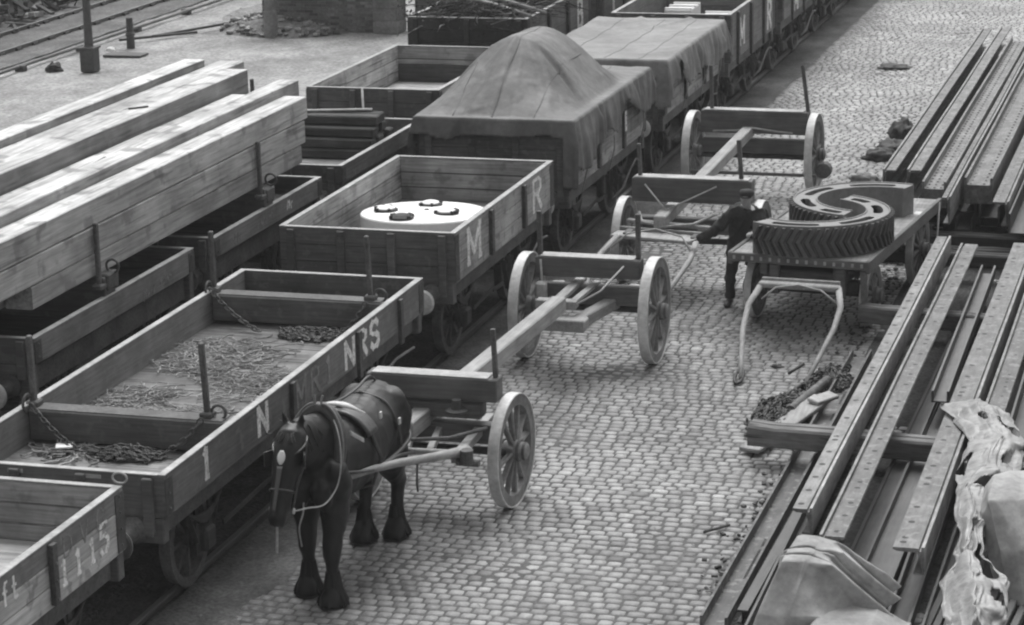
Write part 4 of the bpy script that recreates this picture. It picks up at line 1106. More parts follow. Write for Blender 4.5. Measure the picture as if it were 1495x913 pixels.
# gear castings: two half rings with herringbone teeth
def gear_half(label, c, Ro, Ri, a0, a1, z0, z1, seed):
    t = thing('gear_casting', label, 'gear casting', (c[0], c[1], z0), 'curved gear castings on the dray')
    n_ = 96; m = MB()
    def pt(r, a, z): return (c[0]+r*math.cos(a), c[1]+r*math.sin(a), z)
    # slots through the top face
    slots = [(.06, .27), (.36, .56), (.64, .80), (.86, .97)]
    Rs0, Rs1 = Ri+(Ro-Ri)*.30, Ri+(Ro-Ri)*.70
    rad = [Ri, Rs0, Rs1, Ro]
    vs = []
    for i in range(n_+1):
        a = a0+(a1-a0)*i/n_
        fr_ = i/n_; sh = 0
        for (s0, s1) in slots:
            if s0-.012 <= fr_ <= s1+.012:
                e = min(fr_-(s0-.012), s1+.012-fr_); sh = min(1, max(0, e/.03))**.5
        mid = (Rs0+Rs1)/2
        rs = [Ri, mid+(Rs0-mid)*max(sh, .02), mid+(Rs1-mid)*max(sh, .02), Ro]
        for z in (z0, z1-.0): vs += [pt(r, a, z) for r in rs]
    fs = []
    for i in range(n_):
        f_ = (i+.5)/n_; ins = any(s0 <= f_ <= s1 for s0, s1 in slots)
        A = i*8; B = (i+1)*8
        for k in range(3):
            if k == 1 and ins: continue
            fs.append((A+4+k, A+5+k, B+5+k, B+4+k)); fs.append((A+k, B+k, B+k+1, A+k+1))
        fs.append((A, A+4, B+4, B)); fs.append((A+3, B+3, B+7, A+7))
        if ins:
            fs.append((A+1, A+5, B+5, B+1)); fs.append((A+2, B+2, B+6, A+6))
    fs.append((0, 1, 2, 3, 7, 6, 5, 4)); b = n_*8; fs.append((b+4, b+5, b+6, b+7, b+3, b+2, b+1, b))
    m.add(vs, fs, 1.0); m.build('ring_web', M_gearT, t, fix=True)
    m = MB()          # raised lips round the top face edges
    for rr_ in (Ri+.012, Ro-.012): m.tube([pt(rr_, a0+(a1-a0)*i/n_, z1+.002) for i in range(n_+1)], .014, 6)
    m.build('rim_lip', M_edge if False else M_gearT, t)
    m = MB(); nt_ = 32; zc = (z0+z1)/2
    for i in range(nt_):
        a = a0+(a1-a0)*(i+.5)/nt_; w_ = (a1-a0)/nt_*.5; da = (a1-a0)/nt_*.9; hg = .055
        for (za, zb, aa, ab) in ((z0+.02, zc, a+da, a), (zc, z1-.015, a, a+da)):
            V8 = [pt(Ro-.01, aa-w_/2, za), pt(Ro-.01, aa+w_/2, za), pt(Ro-.01, ab+w_/2, zb), pt(Ro-.01, ab-w_/2, zb),
                  pt(Ro+hg, aa-w_/3.2, za), pt(Ro+hg, aa+w_/3.2, za), pt(Ro+hg, ab+w_/3.2, zb), pt(Ro+hg, ab-w_/3.2, zb)]
            m.add(V8, [(4,5,6,7),(0,4,7,3),(1,2,6,5),(0,1,5,4),(3,7,6,2)], rng.uniform(1.2, 2.0))
    m.build('gear_teeth', M_gearD, t, fix=True)
    return t
gear_half('gear casting curling round the back left of the dray, open to the right', (-4.62, 33.42), 1.14, .80, R(70), R(255), 1.055, 1.46, 1)
gear_half('gear casting along the front of the dray, open to the left, teeth facing out', (-5.40, 32.56), 1.09, .76, R(-124), R(66), 1.055, 1.47, 2)
# ------------------------------------------------------------------ girders and rails stacked on the right
def section(kind, w_, h):
    t = .018
    if kind == 'I':  return [(-w_/2,0),(w_/2,0),(w_/2,t),(t/2,t),(t/2,h-t),(w_/2,h-t),(w_/2,h),(-w_/2,h),(-w_/2,h-t),(-t/2,h-t),(-t/2,t),(-w_/2,t)]
    if kind == 'U':  # trough, open side up
        return [(-w_/2,0),(w_/2,0),(w_/2,h),(w_/2-t*1.4,h),(w_/2-t*1.4,t),(-w_/2+t*1.4,t),(-w_/2+t*1.4,h),(-w_/2,h)]
    if kind == 'P':  # plate with two low ribs
        return [(-w_/2,0),(w_/2,0),(w_/2,h),(w_/2-.035,h),(w_/2-.035,h*.72),(-w_/2+.035,h*.72),(-w_/2+.035,h),(-w_/2,h)]
    if kind == 'LR': # flange with holes and a raised bright lip on the right
        return [(-w_/2,h-.02),(-w_/2+.005,h),(w_/2-.055,h),(w_/2-.05,h-.03),(w_/2-.03,h-.03),(w_/2-.028,h+.012),(w_/2,h+.012),(w_/2,0),(w_/2-.1,0),(w_/2-.1,.02),(w_/2-.02,.02),(w_/2-.06,h-.04),(-w_/2+.05,h-.04),(-w_/2+.02,h-.03)]
    if kind == 'LL':
        return [(-x, y) for x, y in reversed(section('LR', w_, h))]
def girder(name, label, kind, x, y0, y1, z, w_, h, m_=None, yaw=0, holes=None, tone=1.0, group=None, roll=0, rivets=None):
    Mx = Matrix.Translation((x, y0, z)) @ Matrix.Rotation(yaw, 4, 'Z') @ Matrix.Rotation(roll, 4, 'Y') @ Matrix(((1,0,0,0),(0,0,1,0),(0,1,0,0),(0,0,0,1)))
    mb = MB(); L_ = y1-y0; sec = section(kind, w_, h); n_ = max(2, int(L_/1.0)); N_ = len(sec)
    rr = random.Random(int(abs(x)*1000)+int(y0)); vs = []
    for i in range(n_+1):
        b = .004*math.sin(i*.7+x*9)
        vs += [Mx @ V((p[0]+b, p[1], L_*i/n_)) for p in sec]
    fs = [(i*N_+k, i*N_+(k+1)%N_, (i+1)*N_+(k+1)%N_, (i+1)*N_+k) for i in range(n_) for k in range(N_)]
    fs += [tuple(range(N_-1,-1,-1)), tuple(n_*N_+k for k in range(N_))]
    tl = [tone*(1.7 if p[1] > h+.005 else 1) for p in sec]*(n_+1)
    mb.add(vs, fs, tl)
    if holes:
        hx, stp, r_ = holes; yy = .15
        while yy < L_-.1:
            c = Mx @ V((hx+rr.uniform(-.004,.004), h+.0005, yy)); mb.lathe([(r_, 0), (r_*.9, .0015)], 10, Matrix.Translation(c), .07)
            yy += stp*rr.choice((1, 1, 1.1, .9, .45, .3, 1.6))
    if rivets:
        for hx, stp, tn in rivets:
            yy = .08
            while yy < L_-.05:
                c = Mx @ V((hx, h*.72 if kind == 'P' else h, yy)); mb.lathe([(.020, 0), (.016, .010), (.006, .014)], 8, Matrix.Translation(c), tn); yy += stp
    return tag(mb.build(name, m_ or M_steel, None, (x, y0, z), fix=True), label, 'steel girder', group)
GN = 'steel girders laid on the near baulks'; GF = 'steel sections stacked in the far pile'
ZN = .44
girder('steel_girder', 'leftmost raised girder in the near pile, pale flange with bolt holes', 'LR', -3.80, 22.66, 34.6, ZN, .20, .26, M_steel, 0, (-.035, .42, .034), 2.0, GN)
girder('steel_girder', 'second raised girder of the near pile, with a bright lip and holes', 'LL', -3.40, 21.95, 34.2, ZN, .24, .26, M_steel, 0, (.03, .42, .030), 1.25, GN)
girder('steel_girder', 'raised girder with broad pale flange just left of the crumpled sheet', 'LR', -2.66, 21.8, 34.4, ZN, .30, .26, M_steel, 0, (-.06, .44, .034), 1.5, GN)
girder('steel_girder', 'raised dark trough between the second girder and the broad pale one', 'U', -3.02, 27.5, 33.7, ZN-.05, .20, .14, M_steelD, R(.6), None, 1.6, GN)
girder('steel_girder', 'raised girder passing behind the crumpled sheet, right of the broad pale one', 'LL', -2.30, 24.4, 34.6, ZN, .24, .26, M_steel, 0, (.03, .42, .02), 1.1, GN)
girder('steel_girder', 'raised girder second from the right frame edge above the tarpaulin corner', 'U', -2.02, 24.2, 34.6, ZN, .22, .2, M_steelD, 0, None, 1.3, GN)
girder('steel_girder', 'rightmost girder of the near pile at the frame edge', 'LR', -1.72, 24.4, 34.6, ZN, .24, .26, M_steel, 0, (-.04, .42, .02), 1.3, GN)
# lower layer
GL_ = 'sections lying low under the near baulks'
girder('steel_channel', 'long trough along the left edge of the pile, running to the bottom edge', 'U', -4.36, 21.1, 30.5, .0, .26, .13, M_steel, 0, None, .9, GL_)
girder('steel_channel', 'narrow rail lying beside the long left trough near the bottom', 'I', -4.13, 21.3, 27.0, .0, .10, .14, M_steelD, R(-.6), None, 1.0, GL_)
girder('steel_channel', 'low dark channel under the leftmost raised girder', 'U', -3.93, 20.8, 31.0, .05, .18, .14, M_steelD, R(.4), None, 1.2, GL_)
girder('steel_channel', 'low broad trough visible between the second girder and the broad pale one', 'U', -3.02, 20.6, 29.0, .10, .34, .12, M_steelD, R(-.2), None, 1.5, GL_)
girder('steel_channel', 'low plate lying right of the second raised girder, running under both baulks', 'P', -3.30, 20.6, 33.0, .06, .22, .10, M_steelD, R(-.5), None, 1.3, GL_)
girder('steel_channel', 'low channel close under the broad pale girder', 'U', -2.68, 20.4, 33.5, .05, .24, .13, M_steelD, R(.3), None, 1.5, GL_)
girder('steel_channel', 'low channel half hidden by the crumpled sheet', 'U', -2.34, 20.6, 33.0, .05, .22, .13, M_steelD, 0, None, 1.2, GL_)
girder('steel_channel', 'low dark plate at the right frame edge', 'P', -1.95, 20.6, 33.0, .05, .30, .12, M_steelD, 0, None, 1.2, GL_)
girder('steel_channel', 'low dark rail in the gap between the first two raised girders', 'I', -3.62, 21.0, 33.0, .06, .12, .15, M_steelD, R(.2), None, 1.0, GL_)
# baulks
def sleeper(label, p0, p1, w_, h, m_=M_baulk, group='cross baulks under the girders', tone=1.0):
    mb = MB(); p0 = V(p0); p1 = V(p1); n_ = 8
    d = (p1-p0).normalized(); s_ = V((-d.y, d.x, 0)); rr = random.Random(int(p0.y*10)); vs = []
    for i in range(n_+1):
        c = p0.lerp(p1, i/n_); a = w_/2*(1+rr.uniform(-.05,.05)); hh = h*(1+rr.uniform(-.04,.04)); q = .025
        for (u, v_) in ((-a+q,0),(a-q,0),(a,q),(a,hh-q),(a-q,hh),(.02,hh+.004),(.0,hh-.016),(-.02,hh+.002),(-a+q,hh),(-a,hh-q),(-a,q)): vs.append(c+s_*u+V((0,0,v_)))
    N_ = 11
    fs = [(i*N_+k, i*N_+(k+1)%N_, (i+1)*N_+(k+1)%N_, (i+1)*N_+k) for i in range(n_) for k in range(N_)]
    fs += [tuple(range(N_-1,-1,-1)), tuple(n_*N_+k for k in range(N_))]
    mb.add(vs, fs, tone)
    return tag(mb.build('cross_baulk', m_, None, tuple(p0), fix=True), label, 'timber baulk', group)
sleeper('nearest thick weathered baulk under the raised girders, its end jutting over the setts', (-4.98, 26.15, .20), (-2.45, 25.95, .20), .30, .235)
sleeper('middle baulk across the girders, in front of the dray wheel', (-4.55, 31.6, .20), (-2.2, 31.25, .20), .22, .235)
sleeper('dark baulk at the far end of the near girders, under the far pile', (-5.0, 35.9, .0), (-1.4, 35.6, .0), .28, .27, M_bark)
sleeper('second dark baulk right behind the far ends of the near girders', (-5.0, 34.9, .25), (-1.4, 34.7, .25), .24, .18, M_bark)
sleeper('low baulk near the bottom edge, half hidden under the tarpaulins', (-3.3, 21.0, .0), (-1.6, 20.9, .0), .26, .05, M_bark)
for k_, (yy, ll) in enumerate(((36.6, 'first'), (41.5, 'second'), (47.0, 'third'), (51.8, 'last'))):
    sleeper('%s dark baulk counting back under the far pile' % ll, (-5.15, yy, 0), (-2.0, yy-.1, 0), .3, .3, M_bark)
# far pile, lower layer then upper layer
zf = .30
for k_ in range(14):
    pass
lower = [(-4.95,.22),(-4.62,.24),(-4.2,.36),(-3.75,.26),(-3.4,.3),(-3.0,.3),(-2.6,.28),(-2.2,.3)]
for k, (x, w_) in enumerate(lower):
    for lay in range(2):
        girder('steel_channel', 'dark steel section in the lower layers of the far pile, only its end showing', 'U', x+.02*lay, 36.9+rng.uniform(-.2,.3), 52.2, zf+.2*lay, w_, .19, M_steelD, 0, None, .8, 'lower sections of the far pile')
zu = .71
girder('steel_girder', 'leftmost narrow section along the cobbles side of the far pile', 'LL', -4.95, 37.25, 52.2, zu, .20, .38, M_steel, 0, (.02, .8, .022), 1.35, GF)
girder('steel_girder', 'second narrow section from the cobbles in the far pile, with a bright left lip', 'LL', -4.58, 37.3, 52.5, zu, .22, .38, M_steel, 0, (.03, .8, .022), 1.45, GF)
girder('steel_girder', 'third section in the far pile, a wide ribbed plate with rows of rivets', 'P', -4.18, 36.5, 51.2, zu-.02, .36, .40, M_steel, 0, None, 1.6, GF, 0, [(-.1,.22,.6),(.0,.22,.9),(.1,.22,.6)])
girder('steel_girder', 'fourth narrow section in the far pile, its end reaching nearest and lower', 'LR', -3.90, 35.6, 51, zu-.06, .13, .40, M_steel, 0, (-.02, .3, .012), 1.35, GF)
girder('steel_girder', 'fifth section in the far pile, a wide plate with bright rivet heads', 'P', -3.56, 36.9, 51, zu-.02, .42, .40, M_steel, 0, None, 1.45, GF, 0, [(-.12,.26,2.6),(.08,.26,.8)])
girder('steel_girder', 'sixth section in the far pile, set lower than its neighbours', 'LR', -3.12, 35.7, 50, zu-.08, .24, .36, M_steel, 0, (-.04, .3, .014), 1.2, GF)
girder('steel_girder', 'seventh section in the far pile, a dark trough', 'U', -2.84, 35.4, 49, zu-.12, .26, .30, M_steelD, 0, None, 1.3, GF)
girder('steel_girder', 'rightmost section of the far pile at the frame edge', 'P', -2.46, 35.3, 48, zu-.1, .4, .34, M_steel, 0, None, 1.3, GF, 0, [(-.12,.26,.7)])
rr = random.Random(77); mb = MB()
for _ in range(520):
    if rr.random() < .6: x, y = -4.46-abs(rr.gauss(0, .13)), rr.uniform(22, 36.5)
    else: x, y = -5.25-abs(rr.gauss(0, .2)), rr.uniform(36.5, 51)
    s_ = rr.uniform(.012, .05)
    Mr = Matrix.Rotation(rr.uniform(0, 6), 3, 'Z') @ Matrix.Rotation(rr.uniform(-.5, .5), 3, 'X')
    mb.box((x, y, .008+s_*.15), (s_*rr.uniform(.6, 1.8), s_, s_*rr.uniform(.3, .7)), Mr, s_*.15, rr.uniform(.2, 1.3))
tag(mb.build('debris', M_scrap, None, (-4.6, 30, 0)), 'dark crumbs of debris along the edge of the steel piles', 'debris', None, 'stuff')
# planks and chain beside the pile
mb = MB(); mb.box((-4.75, 27.2, .12), (.26, 1.9, .05), Matrix.Rotation(R(-17), 3, 'Z') @ Matrix.Rotation(R(4), 3, 'X'), .01)
tag(mb.build('plank', M_cartP, None, (-4.75, 27.2, .1)), 'weathered plank running diagonally up to the nearest baulk', 'plank')
mb = MB(); mb.box((-4.45, 27.95, .22), (.17, .4, .05), Matrix.Rotation(R(-30), 3, 'Z') @ Matrix.Rotation(R(10), 3, 'Y'), .01)
tag(mb.build('wood_offcut', M_edge, None, (-4.45, 27.9, .2)), 'pale board end beside the diagonal plank', 'wood offcut')
mb = MB(); mb.cyl((-4.78, 27.6, .16), (-4.55, 28.9, .17), .055, 14)
tag(mb.build('iron_pipe', M_steel, None, (-4.7, 27.8, .16)), 'short round bar on the plank next to the chain heap', 'iron bar')
def chain_heap(c, rx, ry, h, n, seed, label, big=1.0):
    mb = MB(); rr = random.Random(seed)
    for _ in range(n):
        link_chain(mb, heap_path((c[0]+rr.uniform(-.2,.2)*rx, c[1]+rr.uniform(-.2,.2)*ry, c[2]), rx, ry, h, 14, rr.randint(0, 9999)), .11*big, .038*big, .013*big, rr.uniform(.5, 1.4))
    return tag(mb.build('chain_heap', M_iron, None, c), label, 'chain', 'chains heaped on the setts by the pile')
chain_heap((-4.92, 27.7, .0), .36, 1.05, .20, 10, 1, 'large heap of dark chain on the setts above the nearest baulk')
chain_heap((-4.62, 29.3, .0), .30, .7, .15, 6, 2, 'smaller heap of dark chain by the right shaft tip of the dray')
def lump(name, label, c, r, sq, m_, seed, cat, group=None):
    mb = MB()
    def fn(u, v_):
        a = u*2*math.pi; b = (v_-.5)*math.pi
        p = V((math.cos(a)*math.cos(b), math.sin(a)*math.cos(b), math.sin(b)))
        k = r*(1+.45*noise.noise(p*2.1+V((seed, 0, 0)))+.2*noise.noise(p*5+V((seed,3,0))))
        return (c[0]+p.x*k*sq[0], c[1]+p.y*k*sq[1], c[2]+max(p.z, -.2)*k*sq[2])
    mb.grid(fn, 28, 16); return tag(mb.build(name, m_, None, c), label, cat, group)
gs_ = 'dark scraps beside the far pile'
lump('iron_scrap', 'dark lump lying alone on the setts by the far pile, upper one', (-5.84, 45.7, .03), .24, (1, 1.8, 1.1), M_gearD, 1, 'iron scrap', gs_)
lump('iron_scrap', 'wide dark scrap at the middle of the left edge of the far pile', (-5.82, 44.2, .03), .26, (1.2, 1.5, .6), M_gearD, 2, 'iron scrap', gs_)
lump('iron_scrap', 'dark scrap lowest at the left edge of the far pile', (-5.95, 43.5, .03), .24, (1.3, 1.2, .6), M_gearD, 3, 'iron scrap', gs_)
lump('iron_scrap', 'grey block just behind the gear castings at the pile end', (-5.93, 41.4, .03), .2, (1.2, .7, .6), M_stone, 4, 'stone', gs_)
lump('dung_pile', 'flat dark patch of dung alone on the open setts near the top', (-7.06, 53.6, .0), .3, (1.1, 1.2, .2), M_gearD, 5, 'dung')
lump('dung_pile', 'small dark lump near the pole of the horse carriage', (-8.75, 27.9, .0), .14, (1.2, .8, .3), M_gearD, 6, 'dung')
lump('dung_pile', 'small dark lump between the dray shafts', (-5.35, 29.9, .0), .07, (1.2, .8, .5), M_gearD, 8, 'dung')
for k, (a, b, lb) in enumerate((((-4.98,23.6,.03),(-4.76,23.85,.04),'thin dark stick on the setts left of the pile near the bottom'), ((-4.75,27.9-.9,.03),(-5.2,26.9,.03),'thin dark stick on the setts left of the nearest baulk end'))):
    mb = MB(); mb.tube([a, b], .014, 6); tag(mb.build('stick', M_bark, None, a), lb, 'stick')
# litter of straw between the stones
rr = random.Random(21); mb = MB()
for _ in range(260):
    x = rr.uniform(-8.8, -4.9); y = rr.uniform(20, 45); a = rr.uniform(0, 3.1); l = rr.uniform(.02, .09)
    mb.tube([(x, y, .012), (x+l*math.cos(a), y+l*math.sin(a), .014)], .004, 4, tone=rr.uniform(.2, 1.1))
tag(mb.build('straw_litter', M_straw, None, (-7, 30, 0)), 'scattered bits of straw on the setts', 'straw', None, 'stuff')

# ------------------------------------------------------------------ tarpaulins in the lower right corner
def sheet_over(name, label, C, res, m_, folds, seed, foot=0.0, cat='tarpaulin', thick=.012, holes=0):
    """C: grid of control points rows x cols (bicubic-ish bilinear with smoothing) -> draped cloth"""
    rows, cols = len(C), len(C[0])
    def cr(p0, p1, p2, p3, t, k=.5):
        return p1 + (p2-p0)*k*t + (p0*2*k + p1*(k-3) + p2*(3-2*k) - p3*k)*t*t + (p0*-k + p1*(2-k) + p2*(k-2) + p3*k)*t*t*t
    def row(r, u):
        x = u*(cols-1); i = min(int(x), cols-2); t = x-i; g = lambda k: V(C[r][min(max(k, 0), cols-1)])
        return cr(g(i-1), g(i), g(i+1), g(i+2), t, .13)
    def fn(u, v_):
        y = v_*(rows-1); j = min(int(y), rows-2); t = y-j; g = lambda k: row(min(max(k, 0), rows-1), u)
        p = cr(g(j-1), g(j), g(j+1), g(j+2), t, .13)
        q = folds(u, v_) if folds else 0
        nz = V((noise.noise(V((u*5, v_*5, seed))), noise.noise(V((u*5, v_*5, seed+7))), noise.noise(V((u*5, v_*5, seed+13)))+1.2*(.5-2*abs(noise.noise(V((u*3.5+v_*2, v_*4-u, seed+20)))))))
        return tuple(p + nz*.022 + V((q*.7, -q*.6, q*.5)))
    mb = MB(); mb.grid(fn, res, res)
    if holes:
        mb.f = [f for k, f in enumerate(mb.f) if noise.noise(V(((k % res)/res*3.2, (k//res)/res*11, seed))) < holes]; mb.sm = [True]*len(mb.f)
    o = mb.build(name, m_, None, C[0][0], thick=thick)
    return tag(o, label, cat)
# A : boxy load  (rows go from the back foot over the top to the front foot)
z = .95
CA = [[(-3.7,21.75,.35),(-3.62,21.7,.45),(-3.4,21.7,.45),(-3.1,21.7,.45),(-2.75,21.6,.42)],
      [(-3.72,21.5,.4),(-3.64,21.46,.85),(-3.42,21.45,.87),(-3.18,21.38,.83),(-2.72,21.35,.42)],
      [(-3.76,21.1,.4),(-3.66,21.1,.84),(-3.44,21.1,.86),(-3.22,21.05,.81),(-2.70,21.1,.40)],
      [(-3.8,20.8,.35),(-3.68,20.78,.83),(-3.46,20.8,.85),(-3.27,20.78,.80),(-2.74,20.75,.3)],
      [(-3.92,20.5,.1),(-3.84,20.52,.42),(-3.57,20.5,.43),(-3.34,20.5,.40),(-2.85,20.4,.15)],
      [(-3.97,20.4,.0),(-3.9,20.4,.03),(-3.6,20.35,.03),(-3.3,20.35,.03),(-2.95,20.3,.0)]]
def fA(u, v_):
    s_ = max(0, (u-.55)/.45)
    return .11*s_**.7*(1-2*abs(math.sin(v_*15+u*1.5+.5*noise.noise(V((v_*5,u,3)))))) - (.07*math.exp(-((v_-.50)/.010)**2)+.09*math.exp(-((v_-.36)/.010)**2))*(1-s_)*min(1,u*5)
sheet_over('tarpaulin', 'grey tarpaulin draped over a boxy load on the girders, its side falling in pleats', CA, 150, M_canvas2, fA, 3)
CB = [[(-3.45,20.95,.0),(-3.2,21.1,.1),(-2.8,21.1,.1),(-2.45,21.0,.0)],
      [(-3.42,20.7,.3),(-3.25,20.8,.46),(-2.8,20.85,.44),(-2.5,20.8,.36)],
      [(-3.55,20.1,.25),(-3.3,20.1,.42),(-2.8,20.1,.4),(-2.45,20.0,.3)],
      [(-3.15,19.2,.1),(-2.85,19.2,.1),(-2.5,19.2,.1),(-2.2,19.2,.1)]]
sheet_over('tarpaulin', 'low flat tarpaulin bundle in front of the pleated one, cut by the bottom edge', CB, 70, M_canvas2, None, 9)
CC = [[(-2.12,23.3,.3),(-1.95,23.5,.4),(-1.75,23.6,.4),(-1.2,23.6,.4)],
      [(-2.10,23.05,.85),(-2.02,23.15,1.0),(-1.76,23.35,1.02),(-1.2,23.3,1.0)],
      [(-2.06,22.55,.80),(-1.98,22.5,.96),(-1.72,22.6,.98),(-1.2,22.6,.98)],
      [(-1.90,22.3,.3),(-1.84,22.25,.55),(-1.6,22.2,.6),(-1.2,22.1,.6)],
      [(-1.72,22.1,.0),(-1.68,22.05,.12),(-1.5,22.0,.12),(-1.2,21.9,.1)]]
def fC(u, v_): return .07*(1-2*abs(math.sin(u*9+v_*2)))*max(0, v_-.45)
sheet_over('tarpaulin', 'smooth grey tarpaulin over a load at the right frame edge, below the crumpled sheet', CC, 90, M_canvas2, fC, 15)
CD = [[(-2.86,26.2,.78),(-2.5,26.3,.82),(-2.15,26.0,.76)],
      [(-2.70,25.8,.72),(-2.35,25.7,.86),(-1.98,25.5,.78)],
      [(-2.45,25.1,.72),(-2.15,24.9,.84),(-1.87,24.9,.72)],
      [(-2.46,24.0,.72),(-2.15,24.0,.80),(-1.82,24.0,.72)],
      [(-2.40,23.4,.72),(-2.22,23.3,.84),(-1.98,23.4,.74)],
      [(-2.30,22.6,.70),(-2.15,22.5,.80),(-2.02,22.5,.74)],
      [(-2.22,21.9,.62),(-2.12,21.8,.72),(-2.0,21.9,.62)],
      [(-2.30,21.4,.55),(-2.02,21.3,.70),(-1.72,21.4,.58)],
      [(-2.20,20.7,.45),(-1.95,20.7,.62),(-1.65,20.7,.48)],
      [(-2.0,20.2,.3),(-1.88,20.1,.4),(-1.7,20.2,.3)]]
def fD(u, v_):
    return .09*noise.noise(V((u*4, v_*16, 2)))+.06*abs(noise.noise(V((u*9, v_*26, 5))))+.04*math.sin(v_*60+u*9)*noise.noise(V((u*3, v_*9, 8)))
sheet_over('crumpled_sheet', 'pale crumpled torn sheet trailing over the girders at the right', CD, 150, M_sheet, fD, 21, cat='crumpled sheet', thick=.006, holes=.30)
# dark load under the right hand corner
mb = MB()
for k in range(9):
    mb.beam((-2.5+.09*k, 20.0, .05+.02*(k % 3)), (-2.35+.10*k, 22.6, .1+.05*(k % 2)), .07, .08, tone=.8+.1*k)
tag(mb.build('steel_bars', M_steelD, None, (-2.2, 21, .1)), 'bundle of dark bars in the shadow below the crumpled sheet', 'steel bars', None, 'stuff')

# ------------------------------------------------------------------ far left yard
t = thing('lamp_post', 'iron post on a square base at the left edge of the gravel yard', 'post', (-24.75, 50.28, 0))
m = MB(); m.box((-24.75, 50.4, .25), (.34, .34, .52), None, .02); m.build('base', M_post, t)
m = MB(); m.box((-24.75, 50.4, .53), (.4, .4, .05), None, .01); m.lathe([(.12,.55),(.10,.6),(.09,1.2),(.085,4.6)], 16, Matrix.Translation((-24.75, 50.4, 0))); m.build('shaft', M_post, t)
lump('white_stone', 'small bright white stone beside the iron post', (-24.4, 50.75, .42), .09, (1.2, 1, .8), M_disc, 3, 'stone')
t = thing('stub_post', 'slim dark post by the far left track', 'post', (-25.32, 53.76, 0))
m = MB(); m.lathe([(.10,0),(.095,.3),(.12,.34),(.085,.4),(.08,.74),(.03,.76)], 14, Matrix.Translation((-25.3, 53.76, -.02))); m.build('shaft', M_post, t)
t = thing('bollard', 'stout pale cylindrical bollard in front of the rubble heap', 'bollard', (-22.55, 55.8, 0))
m = MB(); m.lathe([(.175,-.02),(.17,.1),(.165,.62),(.14,.66),(.13,.8),(.14,.9),(.10,.98),(.02,1.0)], 24, Matrix.Translation((-22.55, 55.9, 0))); m.build('shaft', M_stone, t)
t = thing('drain_cover', 'dark flat cover on the gravel beside the iron post', 'drain cover', (-24.6, 52.5, 0))
m = MB(); m.box((-24.9, 52.6, .02), (.95, .5, .05), None, .01); m.build('plate', M_iron, t)
lump('coal_lump', 'small dark block left of the iron post', (-25.6, 50.3, .03), .17, (1, 1, .9), M_gearD, 12, 'stone')
t = thing('point_rod', 'thin iron rod running low along the edge of the gravel yard', 'rod', (-26.4, 40, 0))
m = MB(); m.tube([(-26.42, 40, .1), (-26.4, 50, .1), (-26.25, 60, .1), (-26.1, 75, .1)], .045, 8); m.build('rod', M_rust, t)
m = MB(); yy = 44
while yy < 74: m.box((-26.4+.009*(yy-44)*.3, yy, .05), (.22, .22, .16), None, .02); yy += 3.1
m.build('rod_stool', M_iron, t)
rr = random.Random(31)
t = thing('switch_frame', 'low iron lever frame lying between the posts and the far track', 'lever frame', (-25.4, 55.6, 0))
m = MB(); m.beam((-25.9, 54.4, .08), (-24.5, 55.9, .08), .07, .06); m.beam((-25.3, 55.0, .09), (-24.3, 57.2, .1), .06, .06)
m.build('frame', M_iron, t)
# rubble
def heap(name, label, cx, cy, rx, ry, h, m_, n, seed, cs=(.05,.22)):
    rr = random.Random(seed); mb = MB()
    def fn(u, v_):
        x = (u*2-1); y = (v_*2-1); d = math.hypot(x, y)
        z = h*max(0, 1-d)**.8*(1+.5*noise.noise(V((x*3, y*3, seed)))) - .03
        return (cx+x*rx, cy+y*ry, z)
    mb.grid(fn, 36, 36, .8)
    for _ in range(n):
        a = rr.uniform(0, 6.28); d = rr.random()**.6; s_ = rr.uniform(*cs)
        x = cx+rx*d*math.cos(a); y = cy+ry*d*math.sin(a); z = h*(1-d)**.8*.9+s_*.15
        Mr = Matrix.Rotation(rr.uniform(0,6), 3, 'Z') @ Matrix.Rotation(rr.uniform(-.6,.6), 3, 'X')
        mb.box((x, y, z), (s_*rr.uniform(.6,1.4), s_, s_*rr.uniform(.2,.7)), Mr, s_*.1, rr.uniform(.35, 1.9))
    return tag(mb.build(name, m_, None, (cx, cy, 0)), label, name.replace('_', ' '), None, 'stuff')
heap('rubble_heap', 'heap of broken stone in front of the brick wall', -22.6, 57.9, 1.9, 2.2, .5, M_rubble, 420, 2, (.04,.18))
heap('sand_heap', 'low pale heap behind the bollard', -24.0, 60.0, 1.3, 2.0, .35, G_yard, 30, 5, (.03,.08))
# scrap heap top left
rr = random.Random(41); mb = MB()
for _ in range(1100):
    x = rr.uniform(-35.5, -30.0); y = rr.uniform(52.5, 68); z = rr.uniform(0, 1.3)*min(1, (-29.8-x)/1.5)
    a = rr.uniform(0, 6.28); L_ = rr.uniform(.3, 1.8); el = rr.uniform(-.5, .7); s_ = rr.uniform(.03, .16)
    d = V((math.cos(a)*math.cos(el), math.sin(a)*math.cos(el), math.sin(el)))
    mb.beam(V((x, y, z)), V((x, y, z))+d*L_, s_, s_*rr.uniform(.2, 1), tone=rr.choice((.2,.3,.5,.6,.8,1.2,3.0)))
tag(mb.build('scrap_heap', M_scrap, None, (-33, 62, 0)), 'dark jumbled scrap heap in the top left corner', 'scrap heap', None, 'stuff')
